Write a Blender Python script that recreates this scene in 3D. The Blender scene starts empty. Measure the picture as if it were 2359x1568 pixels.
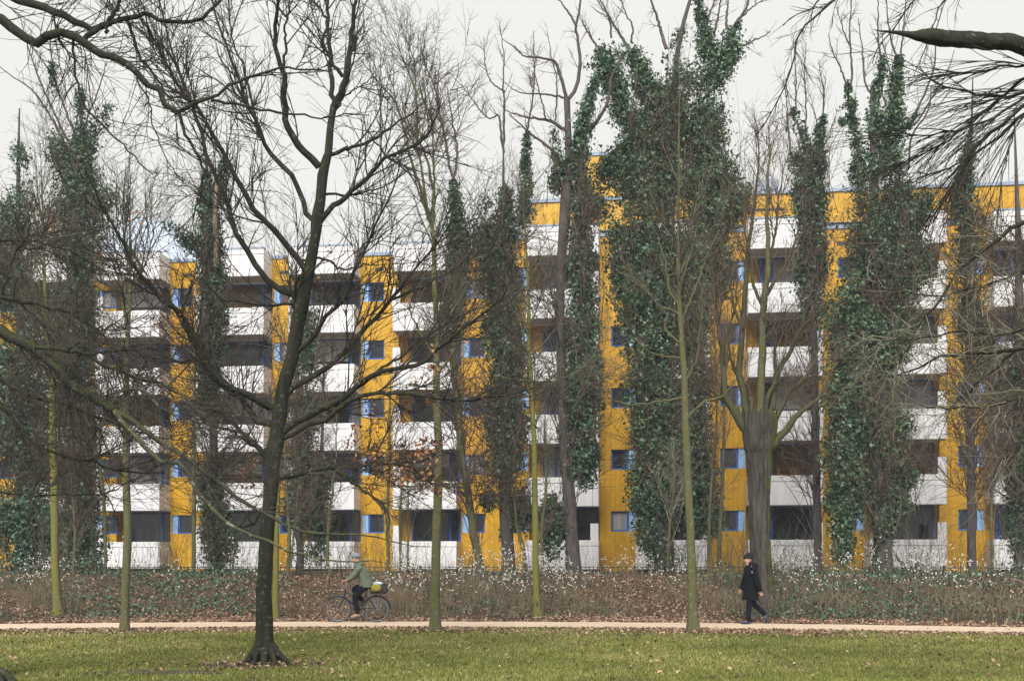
import bpy, math, random
import numpy as np
from mathutils import Vector, Matrix

# ------------------------------------------------------------------ camera, sky, sun, exposure
sc = bpy.context.scene
col = sc.collection
F = 2680.0            # focal length in units of the 2358-wide picture plane
CX, HOR, EYE = 1179.0, 1290.0, 1.6
cam_d = bpy.data.cameras.new('camera')
cam = bpy.data.objects.new('camera', cam_d)
col.objects.link(cam)
cam.location = (0, 0, EYE)
cam.rotation_euler = (math.radians(90), 0, 0)
cam_d.sensor_width = 36
cam_d.lens = 36 * F / 2358
cam_d.shift_y = (HOR - 784) / 2358
cam_d.clip_end = 2000
sc.camera = cam

SUN_EL, SUN_AZ = math.radians(40), math.radians(192)
world = bpy.data.worlds.new('World')
sc.world = world
world.use_nodes = True
nt = world.node_tree
bg = nt.nodes['Background']
sky = nt.nodes.new('ShaderNodeTexSky')
sky.sky_type = 'NISHITA'
sky.sun_disc = False
sky.sun_elevation = SUN_EL
sky.sun_rotation = SUN_AZ
mixn = nt.nodes.new('ShaderNodeMixRGB')      # overcast: a white cloud layer over the clear sky
mixn.inputs['Fac'].default_value = 0.95
mixn.inputs['Color2'].default_value = (9.35, 9.3, 8.9, 1)
nt.links.new(sky.outputs['Color'], mixn.inputs['Color1'])
nt.links.new(mixn.outputs['Color'], bg.inputs['Color'])
bg.inputs['Strength'].default_value = 0.1
sun_d = bpy.data.lights.new('sun', 'SUN')
sun_d.energy = 4.8
sun_d.angle = math.radians(35)
sun_d.color = (1.0, 0.975, 0.94)
sun = bpy.data.objects.new('sun', sun_d)
col.objects.link(sun)
sdir = Vector((math.sin(SUN_AZ) * math.cos(SUN_EL), math.cos(SUN_AZ) * math.cos(SUN_EL), math.sin(SUN_EL)))
sun.rotation_euler = sdir.to_track_quat('Z', 'Y').to_euler()
sc.view_settings.view_transform = 'Standard'
sc.view_settings.look = 'None'
sc.view_settings.exposure = 0
sc.view_settings.gamma = 1

rng = np.random.default_rng(7)
random.seed(7)

# ------------------------------------------------------------------ helpers
def at(px, py, Y):
    return np.array([(px - CX) * Y / F, Y, EYE + (HOR - py) * Y / F])

ORG = {1: (0, 0), 2: (780, 0), 3: (1560, 0), 4: (0, 510), 5: (780, 510), 6: (1560, 510), 7: (0, 1015), 8: (780, 1015), 9: (1560, 1015)}
def C(*seq):
    """polyline traced in nine survey tiles: C(tile, (x,y), (x,y), tile, ...)"""
    out, o = [], (0, 0)
    for s in seq:
        if isinstance(s, int):
            o = ORG[s]
        else:
            out.append((o[0] + s[0] * .3525, o[1] + s[1] * .3525) + tuple(v * .3525 for v in s[2:]))
    return out

def yfar(x):
    x = np.asarray(x, float)
    xc = np.clip(x, -15, 15)
    return 30.3 - .0672 * xc - .01196 * xc ** 2 + (x - xc) * np.where(x > 0, -.3, .2)

def ground(x, y):
    x = np.asarray(x, float); y = np.asarray(y, float)
    e = np.clip((y - yfar(x) - .25) / 7.2, 0, 1)
    z = 1.14 * (e * e * (3 - 2 * e) * .6 + e * .4)
    bump = (np.sin(x * 1.7 + y * .6) * np.sin(y * 1.3 - x * .4) + np.sin(x * .6 + 2) * np.cos(y * .7)) * .5
    z = z + bump * (.05 * np.clip(e * 3, 0, 1))
    return z

def setp(o, label=None, cat=None, group=None, kind=None):
    for k, v in (('label', label), ('category', cat), ('group', group), ('kind', kind)):
        if v: o[k] = v
    return o

def thing(name, label, cat, loc=(0, 0, 0), rz=0, group=None):
    o = bpy.data.objects.new(name, None)
    col.objects.link(o)
    o.location = [float(v) for v in loc]; o.rotation_euler = (0, 0, rz)
    return setp(o, label, cat, group)

def make_mesh(name, chunks, smooth=True):
    me = bpy.data.meshes.new(name)
    Vs, n, starts, loops, ls = [], 0, [], [], 0
    for V, Fc in chunks:
        V = np.asarray(V, np.float32).reshape(-1, 3); Fc = np.asarray(Fc, np.int64)
        if len(Fc) == 0: continue
        Vs.append(V)
        k = Fc.shape[1]
        loops.append((Fc + n).ravel())
        starts.append(np.arange(len(Fc)) * k + ls)
        ls += Fc.size; n += len(V)
    V = np.concatenate(Vs); L = np.concatenate(loops).astype(np.int32); S = np.concatenate(starts).astype(np.int32)
    me.vertices.add(len(V)); me.vertices.foreach_set('co', V.ravel())
    me.loops.add(len(L)); me.loops.foreach_set('vertex_index', L)
    me.polygons.add(len(S)); me.polygons.foreach_set('loop_start', S)
    me.polygons.foreach_set('use_smooth', np.full(len(S), smooth))
    me.update(calc_edges=True)
    return me

def obj(name, chunks, mat, parent=None, kind=None, smooth=True, off=None, label=None):
    """chunks in world coordinates; stored relative to the parent's base point"""
    if off is None and parent is not None:
        off = tuple(parent.location) if parent.type == 'EMPTY' else None
    if off is not None:
        off = np.array(off)
        chunks = [(np.asarray(V).reshape(-1, 3) - off, Fc) for V, Fc in chunks]
    me = make_mesh(name, chunks, smooth)
    if isinstance(mat, (list, tuple)):
        for m in mat: me.materials.append(m)
    else:
        me.materials.append(mat)
    o = bpy.data.objects.new(name, me)
    col.objects.link(o)
    if parent: o.parent = parent
    return setp(o, label=label, kind=kind)

def mobj(name, me, parent=None, loc=(0, 0, 0)):
    o = bpy.data.objects.new(name, me)
    col.objects.link(o)
    if parent: o.parent = parent
    o.location = loc
    return o

def box(x0, x1, y0, y1, z0, z1):
    V = [(x, y, z) for z in (z0, z1) for y in (y0, y1) for x in (x0, x1)]
    Fq = [(0, 2, 3, 1), (4, 5, 7, 6), (0, 1, 5, 4), (2, 6, 7, 3), (0, 4, 6, 2), (1, 3, 7, 5)]
    return np.array(V, float), np.array(Fq)

def bbox(x0, x1, y0, y1, z0, z1, b=.02):
    """box with chamfered vertical and top edges (three stacked rings)"""
    def ring(i, z): return [(x0 + i, y0, z), (x1 - i, y0, z), (x1, y0 + i, z), (x1, y1 - i, z), (x1 - i, y1, z), (x0 + i, y1, z), (x0, y1 - i, z), (x0, y0 + i, z)]
    def ins(r, i): 
        cx, cy = (x0 + x1) / 2, (y0 + y1) / 2
        return [(x - np.sign(x - cx) * i, y - np.sign(y - cy) * i, z) for x, y, z in r]
    R = [ins(ring(b, z0), b), ring(b, z0 + b), ring(b, z1 - b), ins(ring(b, z1), b)]
    V = np.array([p for r in R for p in r])
    Fq = []
    for k in range(3):
        for i in range(8):
            j = (i + 1) % 8
            Fq.append((k * 8 + i, k * 8 + j, k * 8 + 8 + j, k * 8 + 8 + i))
    for base, rev in ((0, True), (24, False)):
        for a, b_, c, d in ((0, 1, 2, 3), (0, 3, 4, 7), (4, 5, 6, 7)):
            q = [base + a, base + b_, base + c, base + d]
            Fq.append(tuple(q[::-1] if rev else q))
    return V, np.array(Fq)

def tubes(P, R, S=3, ridge=0, cap=False, seed=0):
    P = np.asarray(P, float); R = np.asarray(R, float)
    if P.ndim == 2: P = P[None]; R = R[None]
    N, K, _ = P.shape
    T = np.gradient(P, axis=1)
    T /= np.linalg.norm(T, axis=2, keepdims=True) + 1e-9
    m = T.mean(1); m /= np.linalg.norm(m, axis=1, keepdims=True) + 1e-9
    ref = np.where(np.abs(m[:, 1:2]) < .8, np.array([[0, 1., 0]]), np.array([[1., 0, 0]]))
    A = np.cross(T, ref[:, None, :]); A /= np.linalg.norm(A, axis=2, keepdims=True) + 1e-9
    B = np.cross(T, A)
    a = np.arange(S) * 2 * np.pi / S
    rr = np.repeat(R[:, :, None], S, 2)
    if ridge:
        r0 = np.random.default_rng(seed)
        base = r0.normal(0, ridge, (N, 1, S)); fine = r0.normal(0, ridge * .6, (N, K, S))
        rr = rr * (1 + base + fine)
    V = P[:, :, None, :] + rr[..., None] * (np.cos(a)[None, None, :, None] * A[:, :, None, :] + np.sin(a)[None, None, :, None] * B[:, :, None, :])
    n = np.arange(N)[:, None, None] * K * S; k = np.arange(K - 1)[None, :, None] * S; s = np.arange(S)[None, None, :]; s2 = (s + 1) % S
    Fq = np.stack([n + k + s, n + k + s2, n + k + S + s2, n + k + S + s], -1).reshape(-1, 4)
    return V.reshape(-1, 3), Fq

def caps(V, S):
    """fan triangles closing both ends of one tube of S sides"""
    n = len(V)
    Fq = [(0, i + 1, i) for i in range(1, S - 1)] + [(n - S, n - S + i, n - S + i + 1) for i in range(1, S - 1)]
    return V, np.array(Fq)

def ctube(P, R, S=10):
    V, Fq = tubes(P, R, S)
    return [(V, Fq), caps(V, S)]

def resample(pts, K):
    P = np.asarray(pts, float); n = len(P)
    if n == 2: t = np.linspace(0, 1, K)[:, None]; return P[0] * (1 - t) + P[1] * t
    d = np.concatenate([[0], np.cumsum(np.linalg.norm(np.diff(P[:, :2], axis=0), axis=1) + 1e-6)])
    s = np.linspace(0, d[-1], K)
    E = np.vstack([2 * P[0] - P[1], P, 2 * P[-1] - P[-2]])
    out = np.empty((K, P.shape[1]))
    i = np.clip(np.searchsorted(d, s, 'right') - 1, 0, n - 2)
    t = ((s - d[i]) / (d[i + 1] - d[i]))[:, None]
    p0, p1, p2, p3 = E[i], E[i + 1], E[i + 2], E[i + 3]
    return .5 * ((2 * p1) + (-p0 + p2) * t + (2 * p0 - 5 * p1 + 4 * p2 - p3) * t ** 2 + (-p0 + 3 * p1 - 3 * p2 + p3) * t ** 3)

def grow(PP, PR, n, t0=.1, t1=1, length=(.3, 1), ang=(25, 60), K=6, wig=.15, up=.0, ratio=.6, tip=.0015, rmax=1, lenfall=.4, flat=0):
    """n branches sprouting from the branches PP (N,K,3) with radii PR"""
    N, KP, _ = PP.shape
    seg = np.linalg.norm(np.diff(PP, axis=1), axis=2).sum(1)
    idx = rng.choice(N, n, p=seg / seg.sum())
    t = rng.uniform(t0, t1, n)
    f = t * (KP - 1); i = np.minimum(f.astype(int), KP - 2); w = (f - i)[:, None]
    pos = PP[idx, i] * (1 - w) + PP[idx, i + 1] * w
    r = PR[idx, i] * (1 - w[:, 0]) + PR[idx, i + 1] * w[:, 0]
    T = PP[idx, i + 1] - PP[idx, i]; T /= np.linalg.norm(T, axis=1, keepdims=True) + 1e-9
    rv = rng.normal(size=(n, 3)); rv[:, 1] *= (1 - flat)
    pr = rv - (rv * T).sum(1, keepdims=True) * T; pr /= np.linalg.norm(pr, axis=1, keepdims=True) + 1e-9
    a = np.radians(rng.uniform(*ang, n))[:, None]
    d = T * np.cos(a) + pr * np.sin(a)
    L = rng.uniform(*length, n) * (1 - lenfall * t)
    step = (L / (K - 1))[:, None]
    out = np.empty((n, K, 3)); out[:, 0] = pos
    curl = rng.normal(0, wig * .6, (n, 3))
    for k in range(1, K):
        d = d + rng.normal(0, wig, (n, 3)) + curl; d[:, 2] += up
        d /= np.linalg.norm(d, axis=1, keepdims=True) + 1e-9
        out[:, k] = out[:, k - 1] + d * step
    r0 = np.minimum(np.minimum(r * ratio, rmax), L * .022 + .0012)
    R = r0[:, None] * np.linspace(1, 0, K)[None] ** .8 + tip
    return out, R

def leaves(pos, size, up=.4, out=None, asp=.8, fold=.25):
    """rhombic folded leaf faces at pos"""
    n = len(pos)
    nrm = rng.normal(size=(n, 3)); nrm[:, 2] += up
    if out is not None: nrm += out
    nrm /= np.linalg.norm(nrm, axis=1, keepdims=True) + 1e-9
    a = np.cross(nrm, rng.normal(size=(n, 3))); a /= np.linalg.norm(a, axis=1, keepdims=True) + 1e-9
    b = np.cross(nrm, a)
    s = np.asarray(size)[:, None]
    V = np.stack([pos - a * s * .6, pos + b * s * .5 * asp + nrm * s * fold - a * s * .1, pos + a * s * .6, pos - b * s * .5 * asp + nrm * s * fold - a * s * .1], 1).reshape(-1, 3)
    return V, np.arange(4 * n).reshape(-1, 4)

def tri_leaves(pos, size, up=.4, out=None):
    n = len(pos)
    nrm = rng.normal(size=(n, 3)); nrm[:, 2] += up
    if out is not None: nrm += out
    nrm /= np.linalg.norm(nrm, axis=1, keepdims=True) + 1e-9
    a = np.cross(nrm, rng.normal(size=(n, 3))); a /= np.linalg.norm(a, axis=1, keepdims=True) + 1e-9
    b = np.cross(nrm, a); s = np.asarray(size)[:, None]
    V = np.stack([pos - a * s * .5 - b * s * .5, pos - a * s * .45 + b * s * .5, pos + a * s * .75], 1).reshape(-1, 3)
    return V, np.arange(3 * n).reshape(-1, 3)

# ------------------------------------------------------------------ materials
def mat(name, c1, c2=None, scale=5, rough=.8, bump=0, bscale=None, c3=None, stretch=(1, 1, 1), island=False, spec=.3, coord='Object', detail=6, isl=.75):
    m = bpy.data.materials.new(name); m.use_nodes = True
    t = m.node_tree; p = t.nodes['Principled BSDF']
    p.inputs['Roughness'].default_value = rough
    p.inputs['Specular IOR Level'].default_value = spec
    if c2 is None:
        p.inputs['Base Color'].default_value = (*c1, 1); 
    if c2 is not None or bump:
        tc = t.nodes.new('ShaderNodeTexCoord'); mp = t.nodes.new('ShaderNodeMapping')
        mp.inputs['Scale'].default_value = stretch
        t.links.new(tc.outputs[coord], mp.inputs['Vector'])
        nz = t.nodes.new('ShaderNodeTexNoise'); nz.inputs['Scale'].default_value = scale; nz.inputs['Detail'].default_value = detail
        nz.inputs['Roughness'].default_value = .65
        t.links.new(mp.outputs['Vector'], nz.inputs['Vector'])
    if c2 is not None:
        cr = t.nodes.new('ShaderNodeValToRGB')
        cr.color_ramp.elements[0].position = .3; cr.color_ramp.elements[1].position = .7
        cr.color_ramp.elements[0].color = (*c1, 1); cr.color_ramp.elements[1].color = (*c2, 1)
        if c3 is not None:
            e = cr.color_ramp.elements.new(.5); e.color = (*c3, 1)
        if island:
            g = t.nodes.new('ShaderNodeNewGeometry')
            mx = t.nodes.new('ShaderNodeMath'); mx.operation = 'MULTIPLY_ADD'
            mx.inputs[1].default_value = isl
            sb = t.nodes.new('ShaderNodeMath'); sb.operation = 'MULTIPLY_ADD'; sb.inputs[1].default_value = .9; sb.inputs[2].default_value = -.33 + (.75 - isl) / 2
            t.links.new(nz.outputs['Fac'], sb.inputs[0])
            t.links.new(g.outputs['Random Per Island'], mx.inputs[0]); t.links.new(sb.outputs[0], mx.inputs[2])
            t.links.new(mx.outputs[0], cr.inputs['Fac'])
        else:
            t.links.new(nz.outputs['Fac'], cr.inputs['Fac'])
        t.links.new(cr.outputs['Color'], p.inputs['Base Color'])
    if bump:
        b = t.nodes.new('ShaderNodeBump'); b.inputs['Strength'].default_value = bump; b.inputs['Distance'].default_value = .03
        if bscale:
            n2 = t.nodes.new('ShaderNodeTexNoise'); n2.inputs['Scale'].default_value = bscale; n2.inputs['Detail'].default_value = 5
            t.links.new(mp.outputs['Vector'], n2.inputs['Vector']); t.links.new(n2.outputs['Fac'], b.inputs['Height'])
        else:
            t.links.new(nz.outputs['Fac'], b.inputs['Height'])
        t.links.new(b.outputs['Normal'], p.inputs['Normal'])
    return m

def bark(name, c1, c2, moss=None, furrow=None, mdir=(1, -.3, 0), mlo=.1, mhi=.9, zfade=None, lichen=None):
    """bark with vertical furrows; moss grows on the side facing mdir"""
    m = mat(name, c1, c2, scale=9 if not furrow else furrow, rough=.9, bump=.8 if not furrow else 1, bscale=22 if not furrow else furrow * 1.3, stretch=(1, 1, .22) if not furrow else (1, 1, .09), spec=.15)
    if furrow: m.node_tree.nodes['Bump'].inputs['Distance'].default_value = .1
    t = m.node_tree; p = t.nodes['Principled BSDF']
    src = p.inputs['Base Color'].links[0].from_socket
    def layer(src, colr, mask):
        mx = t.nodes.new('ShaderNodeMixRGB'); mx.inputs['Color2'].default_value = (*colr, 1)
        t.links.new(mask, mx.inputs['Fac']); t.links.new(src, mx.inputs['Color1']); return mx.outputs['Color']
    tc = t.nodes.new('ShaderNodeTexCoord')
    if moss:
        g = t.nodes.new('ShaderNodeNewGeometry')
        vm = t.nodes.new('ShaderNodeVectorMath'); vm.operation = 'DOT_PRODUCT'
        d = Vector(mdir).normalized(); vm.inputs[1].default_value = d
        t.links.new(g.outputs['Normal'], vm.inputs[0])
        nz = t.nodes.new('ShaderNodeTexNoise'); nz.inputs['Scale'].default_value = 3.5; nz.inputs['Detail'].default_value = 6
        t.links.new(tc.outputs['Object'], nz.inputs['Vector'])
        ad = t.nodes.new('ShaderNodeMath'); ad.operation = 'MULTIPLY_ADD'; ad.inputs[1].default_value = 1.6; ad.inputs[2].default_value = -.8
        t.links.new(nz.outputs['Fac'], ad.inputs[0])
        a2 = t.nodes.new('ShaderNodeMath'); a2.operation = 'ADD'
        t.links.new(vm.outputs['Value'], a2.inputs[0]); t.links.new(ad.outputs[0], a2.inputs[1])
        mr = t.nodes.new('ShaderNodeMapRange'); mr.inputs['From Min'].default_value = mlo; mr.inputs['From Max'].default_value = mhi
        t.links.new(a2.outputs[0], mr.inputs['Value'])
        src = layer(src, moss, mr.outputs['Result'])
    if lichen:
        nz = t.nodes.new('ShaderNodeTexNoise'); nz.inputs['Scale'].default_value = 16; nz.inputs['Detail'].default_value = 4
        t.links.new(tc.outputs['Object'], nz.inputs['Vector'])
        mr = t.nodes.new('ShaderNodeMapRange'); mr.inputs['From Min'].default_value = .6; mr.inputs['From Max'].default_value = .68; mr.inputs['To Max'].default_value = .7
        t.links.new(nz.outputs['Fac'], mr.inputs['Value'])
        src = layer(src, lichen, mr.outputs['Result'])
    t.links.new(src, p.inputs['Base Color'])
    return m

M = {}
M['bark_dark'] = bark('bark dark mossy', (.013, .0135, .011), (.040, .040, .030), moss=(.04, .048, .012), mdir=(-.6, -.2, .6), mlo=.45, mhi=1.3, lichen=(.11, .13, .10))
M['limb_dark'] = bark('limb dark', (.011, .0115, .010), (.034, .034, .027), moss=(.045, .052, .013), mdir=(-.2, -.2, 1), mlo=.35, mhi=1.3, lichen=(.08, .095, .07))
M['limb_lichen'] = bark('limb grey lichen', (.03, .03, .024), (.09, .088, .065), moss=(.09, .095, .03), mdir=(-.2, -.3, 1), mlo=.3, mhi=1.3, lichen=(.30, .33, .27))
M['bark_young'] = bark('bark young mossy', (.06, .056, .042), (.14, .13, .095), moss=(.105, .105, .03), mdir=(-.2, -1, .1), mlo=.3, mhi=1.3, lichen=(.2, .21, .16))
M['bark_old'] = bark('bark furrowed', (.014, .013, .011), (.115, .105, .09), moss=(.12, .14, .015), mdir=(1, -.3, 0), mlo=.62, mhi=1.25, furrow=13)
M['bark_shoot'] = bark('bark olive brown shoots', (.035, .033, .026), (.095, .09, .066), moss=(.08, .085, .025), mdir=(-.2, -1, .1), mlo=.6, mhi=1.4)
M['bark_purple'] = bark('bark grey purple', (.05, .042, .042), (.12, .105, .10))
M['bark_lime'] = bark('bark lime moss', (.08, .075, .045), (.16, .15, .085), moss=(.15, .145, .03), mdir=(-.3, -1, 0), mlo=.1, mhi=1.1)
M['bark_pale'] = bark('bark bare snag', (.16, .12, .09), (.3, .24, .19))
M['twig_dark'] = mat('twig dark', (.024, .022, .020), (.075, .066, .057), scale=2, rough=.9, spec=.1)
M['twig_brown'] = mat('twig brown', (.06, .045, .036), (.16, .115, .09), scale=2, rough=.9, island=True, spec=.1)
M['twig_olive'] = mat('twig olive', (.06, .055, .038), (.15, .135, .095), scale=2, rough=.9, island=True, spec=.1)
M['twig_pale'] = mat('twig pale', (.10, .09, .065), (.28, .26, .20), scale=2, rough=.9, island=True, spec=.1)
M['twig_straw'] = mat('dry straw stems', (.085, .068, .044), (.29, .235, .155), scale=2, rough=.9, island=True, spec=.1)
M['ivy'] = mat('ivy leaves', (.016, .045, .027), (.09, .17, .095), c3=(.045, .102, .058), scale=1.2, rough=.45, island=True, spec=.45)
M['ivy_light'] = mat('ivy leaves young', (.025, .058, .030), (.11, .185, .085), c3=(.055, .115, .055), scale=1.2, rough=.45, island=True, spec=.45)
M['dead_leaf'] = mat('dead leaves', (.12, .05, .025), (.42, .22, .11), c3=(.26, .12, .06), scale=2, rough=.8, island=True)
M['litter'] = mat('leaf litter', (.10, .06, .04), (.46, .31, .22), c3=(.24, .15, .10), scale=1, rough=.85, island=True)
M['berry'] = mat('white berries', (.80, .80, .76), (.88, .88, .85), scale=3, rough=.5)

# ------------------------------------------------------------------ ground
def lawn_mat():
    m = mat('lawn soil and turf', (.06, .05, .03), (.17, .19, .045), scale=.8, rough=.95, bump=.5, bscale=30, c3=(.115, .13, .03), spec=.05)
    return m
def grid(x0, x1, nx, y0f, y1f, ny, zf, pw=1.0):
    u = np.linspace(0, 1, nx); v = np.linspace(0, 1, ny) ** pw
    X = np.repeat((x0 + (x1 - x0) * u)[None], ny, 0)
    Y = y0f(X) + (y1f(X) - y0f(X)) * v[:, None]
    V = np.stack([X, Y, zf(X, Y)], -1).reshape(-1, 3)
    i = np.arange(ny - 1)[:, None] * nx + np.arange(nx - 1)[None]
    return V, np.stack([i, i + 1, i + nx + 1, i + nx], -1).reshape(-1, 4)
lawn = obj('lawn', [grid(-300, 300, 121, lambda x: x * 0 - 200, lambda x: x * 0 + 8, 12, lambda x, y: x * 0 - .0),
                    grid(-300, 300, 401, lambda x: x * 0 + 8, lambda x: yfar(x) - 1.2, 40, lambda x, y: x * 0)], lawn_mat(), kind='structure')
bank_m = mat('bank soil', (.045, .034, .022), (.13, .09, .06), scale=2.2, rough=.95, bump=.6, bscale=25, c3=(.085, .06, .04), spec=.05)
bank = obj('bank', [grid(-60, 60, 361, lambda x: yfar(x) - 1.2, lambda x: yfar(x) + 12, 60, ground)], bank_m, kind='structure')
yard = obj('ground', [grid(-300, 300, 81, lambda x: yfar(x) + 11.9, lambda x: x * 0 + 900, 20, lambda x, y: x * 0 + 1.10, 2.5)], bank_m, kind='structure')
path_m = mat('sandy gravel path', (.48, .365, .265), (.66, .53, .40), scale=2.2, stretch=(.4, 1.5, 1), rough=.95, bump=.2, bscale=120, spec=.05)
path = obj('path', [grid(-60, 60, 1201, lambda x: yfar(x) - 2.5 + .06 * np.sin(x * 2.3) + .05 * np.sin(x * 5.1) + .035 * np.sin(x * 13.7), lambda x: yfar(x) + .06 * np.sin(x * 3.1 + 1) + .05 * np.sin(x * 8.3), 6,
                         lambda x, y: ground(x, y) + .012)], path_m, kind='structure')

verge_m = mat('dark trodden soil', (.05, .042, .035), (.115, .095, .075), scale=4, rough=.95, bump=.5, bscale=40, spec=.05)
obj('verge', [grid(-60, 60, 721, lambda x: yfar(x) - 2.85 + .16 * np.sin(x * 1.3 + 1) + .11 * np.sin(x * 3.7) + .06 * np.sin(x * 9.1), lambda x: yfar(x) - 2.3, 4, lambda x, y: x * 0 + .005)], verge_m, kind='structure')

for px_, py_, rx_, ry_, sd in ((-3.85, 17.85, .8, .5, 1), (-5.1, 16.7, .8, .4, 2)):
    r_ = np.random.default_rng(sd); a_ = np.linspace(0, 2 * np.pi, 41)[:-1]
    f_ = 1 + .22 * np.sin(2 * a_ + sd) + .18 * np.sin(5 * a_ + 2 * sd) + r_.normal(0, .07, 40)
    V_ = np.vstack([[px_, py_, .006]] + [[px_ + rx_ * f * math.cos(t), py_ + ry_ * f * math.sin(t), .006 + sd * .0002] for f, t in zip(f_, a_)])
    obj('soil_patch', [(V_, np.array([(0, 1 + i, 1 + (i + 1) % 40) for i in range(40)]))], verge_m, kind='structure')

# grass blades: patchy mown winter turf
def blades():
    n = 215000
    y = 14.2 + (28.2 - 14.2) * rng.random(n) ** .8
    x = (rng.random(n) - .5) * y * .96
    pn = np.sin(x * .9 + 1.3) * np.sin(y * 1.7 + x * .3) + np.sin(x * 2.7 + y) * .5 + np.sin(x * .35 - y * .6) * .7
    bare = np.exp(-((x + 3.85) ** 2 / .9 + (y - 17.85) ** 2 / .4)) * 1.0 + np.exp(-((x + 5.1) ** 2 / .9 + (y - 16.7) ** 2 / .3)) * .75
    edge = np.exp(-((y - (yfar(x) - 2.9)) / .55) ** 2) * 1.1
    keep = (rng.random(n) < np.clip(.95 + .12 * pn - bare - edge * .75, .07, 1)) & (y < yfar(x) - 2.5)
    x, y, pn = x[keep], y[keep], pn[keep]; n = len(x)
    h = rng.uniform(.018, .052, n) * (1 + .22 * pn); w = rng.uniform(.004, .009, n) * (y / 16)
    a = rng.uniform(0, 2 * np.pi, n); lean = rng.normal(0, .5, (n, 2)) * h[:, None]
    z = np.zeros(n)
    V = np.stack([np.stack([x - np.cos(a) * w, y - np.sin(a) * w, z], 1), np.stack([x + np.cos(a) * w, y + np.sin(a) * w, z], 1), np.stack([x + lean[:, 0], y + lean[:, 1], h], 1)], 1)
    return V.reshape(-1, 3), np.arange(3 * n).reshape(-1, 3)
grass_m = mat('grass blades', (.085, .10, .022), (.34, .30, .12), c3=(.18, .193, .043), scale=.3, rough=.7, island=True, spec=.2, detail=5, isl=.38)
g = obj('grass', [blades()], grass_m, kind='stuff', smooth=False)
setp(g, 'short patchy olive and green winter grass of the park lawn', 'grass')

def litter_pts(n, xr, ef, zoff=.01):
    x = rng.uniform(*xr, n); y = yfar(x) + ef(n)
    return x, y
def litter():
    out = []
    # along the foot of the bank, in drifts on the slope, at the near edge of the path, loose on the lawn
    for n, ef in ((24000, lambda n: np.abs(rng.normal(0, .55, n)) + .02), (32000, lambda n: rng.uniform(.3, 7.5, n)), (15000, lambda n: -2.7 - np.abs(rng.normal(0, 1.1, n)))):
        x = rng.uniform(-19, 19, n); y = yfar(x) + ef(n)
        k = np.sin(x * 1.3 + y * 2) + np.sin(x * .5 - 1) * .8 + rng.normal(0, .8, n) > -.6
        x, y = x[k], y[k]
        out.append(leaves(np.stack([x, y, ground(x, y) + rng.uniform(.008, .035, len(x))], 1), rng.uniform(.04, .09, len(x)), up=1.5))
    for tx, ty, nn, rr in ((-3.8, 17.9, 260, .7), (-8.65, 26, 160, .5), (-1.75, 26.2, 200, .5), (4.0, 25.9, 200, .5)):
        a_ = rng.uniform(0, 6.28, nn); q_ = np.abs(rng.normal(0, rr, nn)) + .15
        out.append(leaves(np.stack([tx + q_ * np.cos(a_) * 1.3, ty + q_ * np.sin(a_), rng.uniform(.02, .05, nn)], 1), rng.uniform(.04, .085, nn), up=2.0))
    n = 800
    y = rng.uniform(14.5, 27, n); x = (rng.random(n) - .5) * y * .95
    out.append(leaves(np.stack([x, y, rng.uniform(.02, .05, n)], 1), rng.uniform(.04, .085, n), up=2.0))
    return out
l = obj('leaf_litter', litter(), M['litter'], kind='stuff', smooth=False)
setp(l, 'fallen brown leaves along both edges of the sandy path and on the bank', 'fallen leaves')

def ground_ivy():
    n = 70000
    x = rng.uniform(-19, 19, n); e = rng.uniform(.5, 8.5, n)
    d = np.sin(x * .7 + 2) + np.sin(x * 1.9 + e * 1.7) * .8 + np.sin(e * 2.3 - x) * .5
    right = np.clip((x - 5.5) / 1.5, 0, 1); left = np.clip((-x - 6.5) / 2, 0, 1)
    k = rng.random(n) < np.clip(.10 + .15 * d + .36 * right + .2 * left, 0, 1) * np.clip((e - .3) / 1.2, 0, 1)
    x, e = x[k], e[k]; y = yfar(x) + e
    h = rng.random(len(x)) ** 1.5 * (.14 + .28 * (np.sin(x * 3.1) * np.sin(e * 2.7) > .2))
    return leaves(np.stack([x, y, ground(x, y) + .02 + h], 1), rng.uniform(.05, .10, len(x)), up=1.0)
gi = obj('ground_ivy', [ground_ivy()], M['ivy'], kind='stuff', smooth=False)
setp(gi, 'dark green ivy creeping over the leaf strewn bank', 'ground cover')

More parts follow.
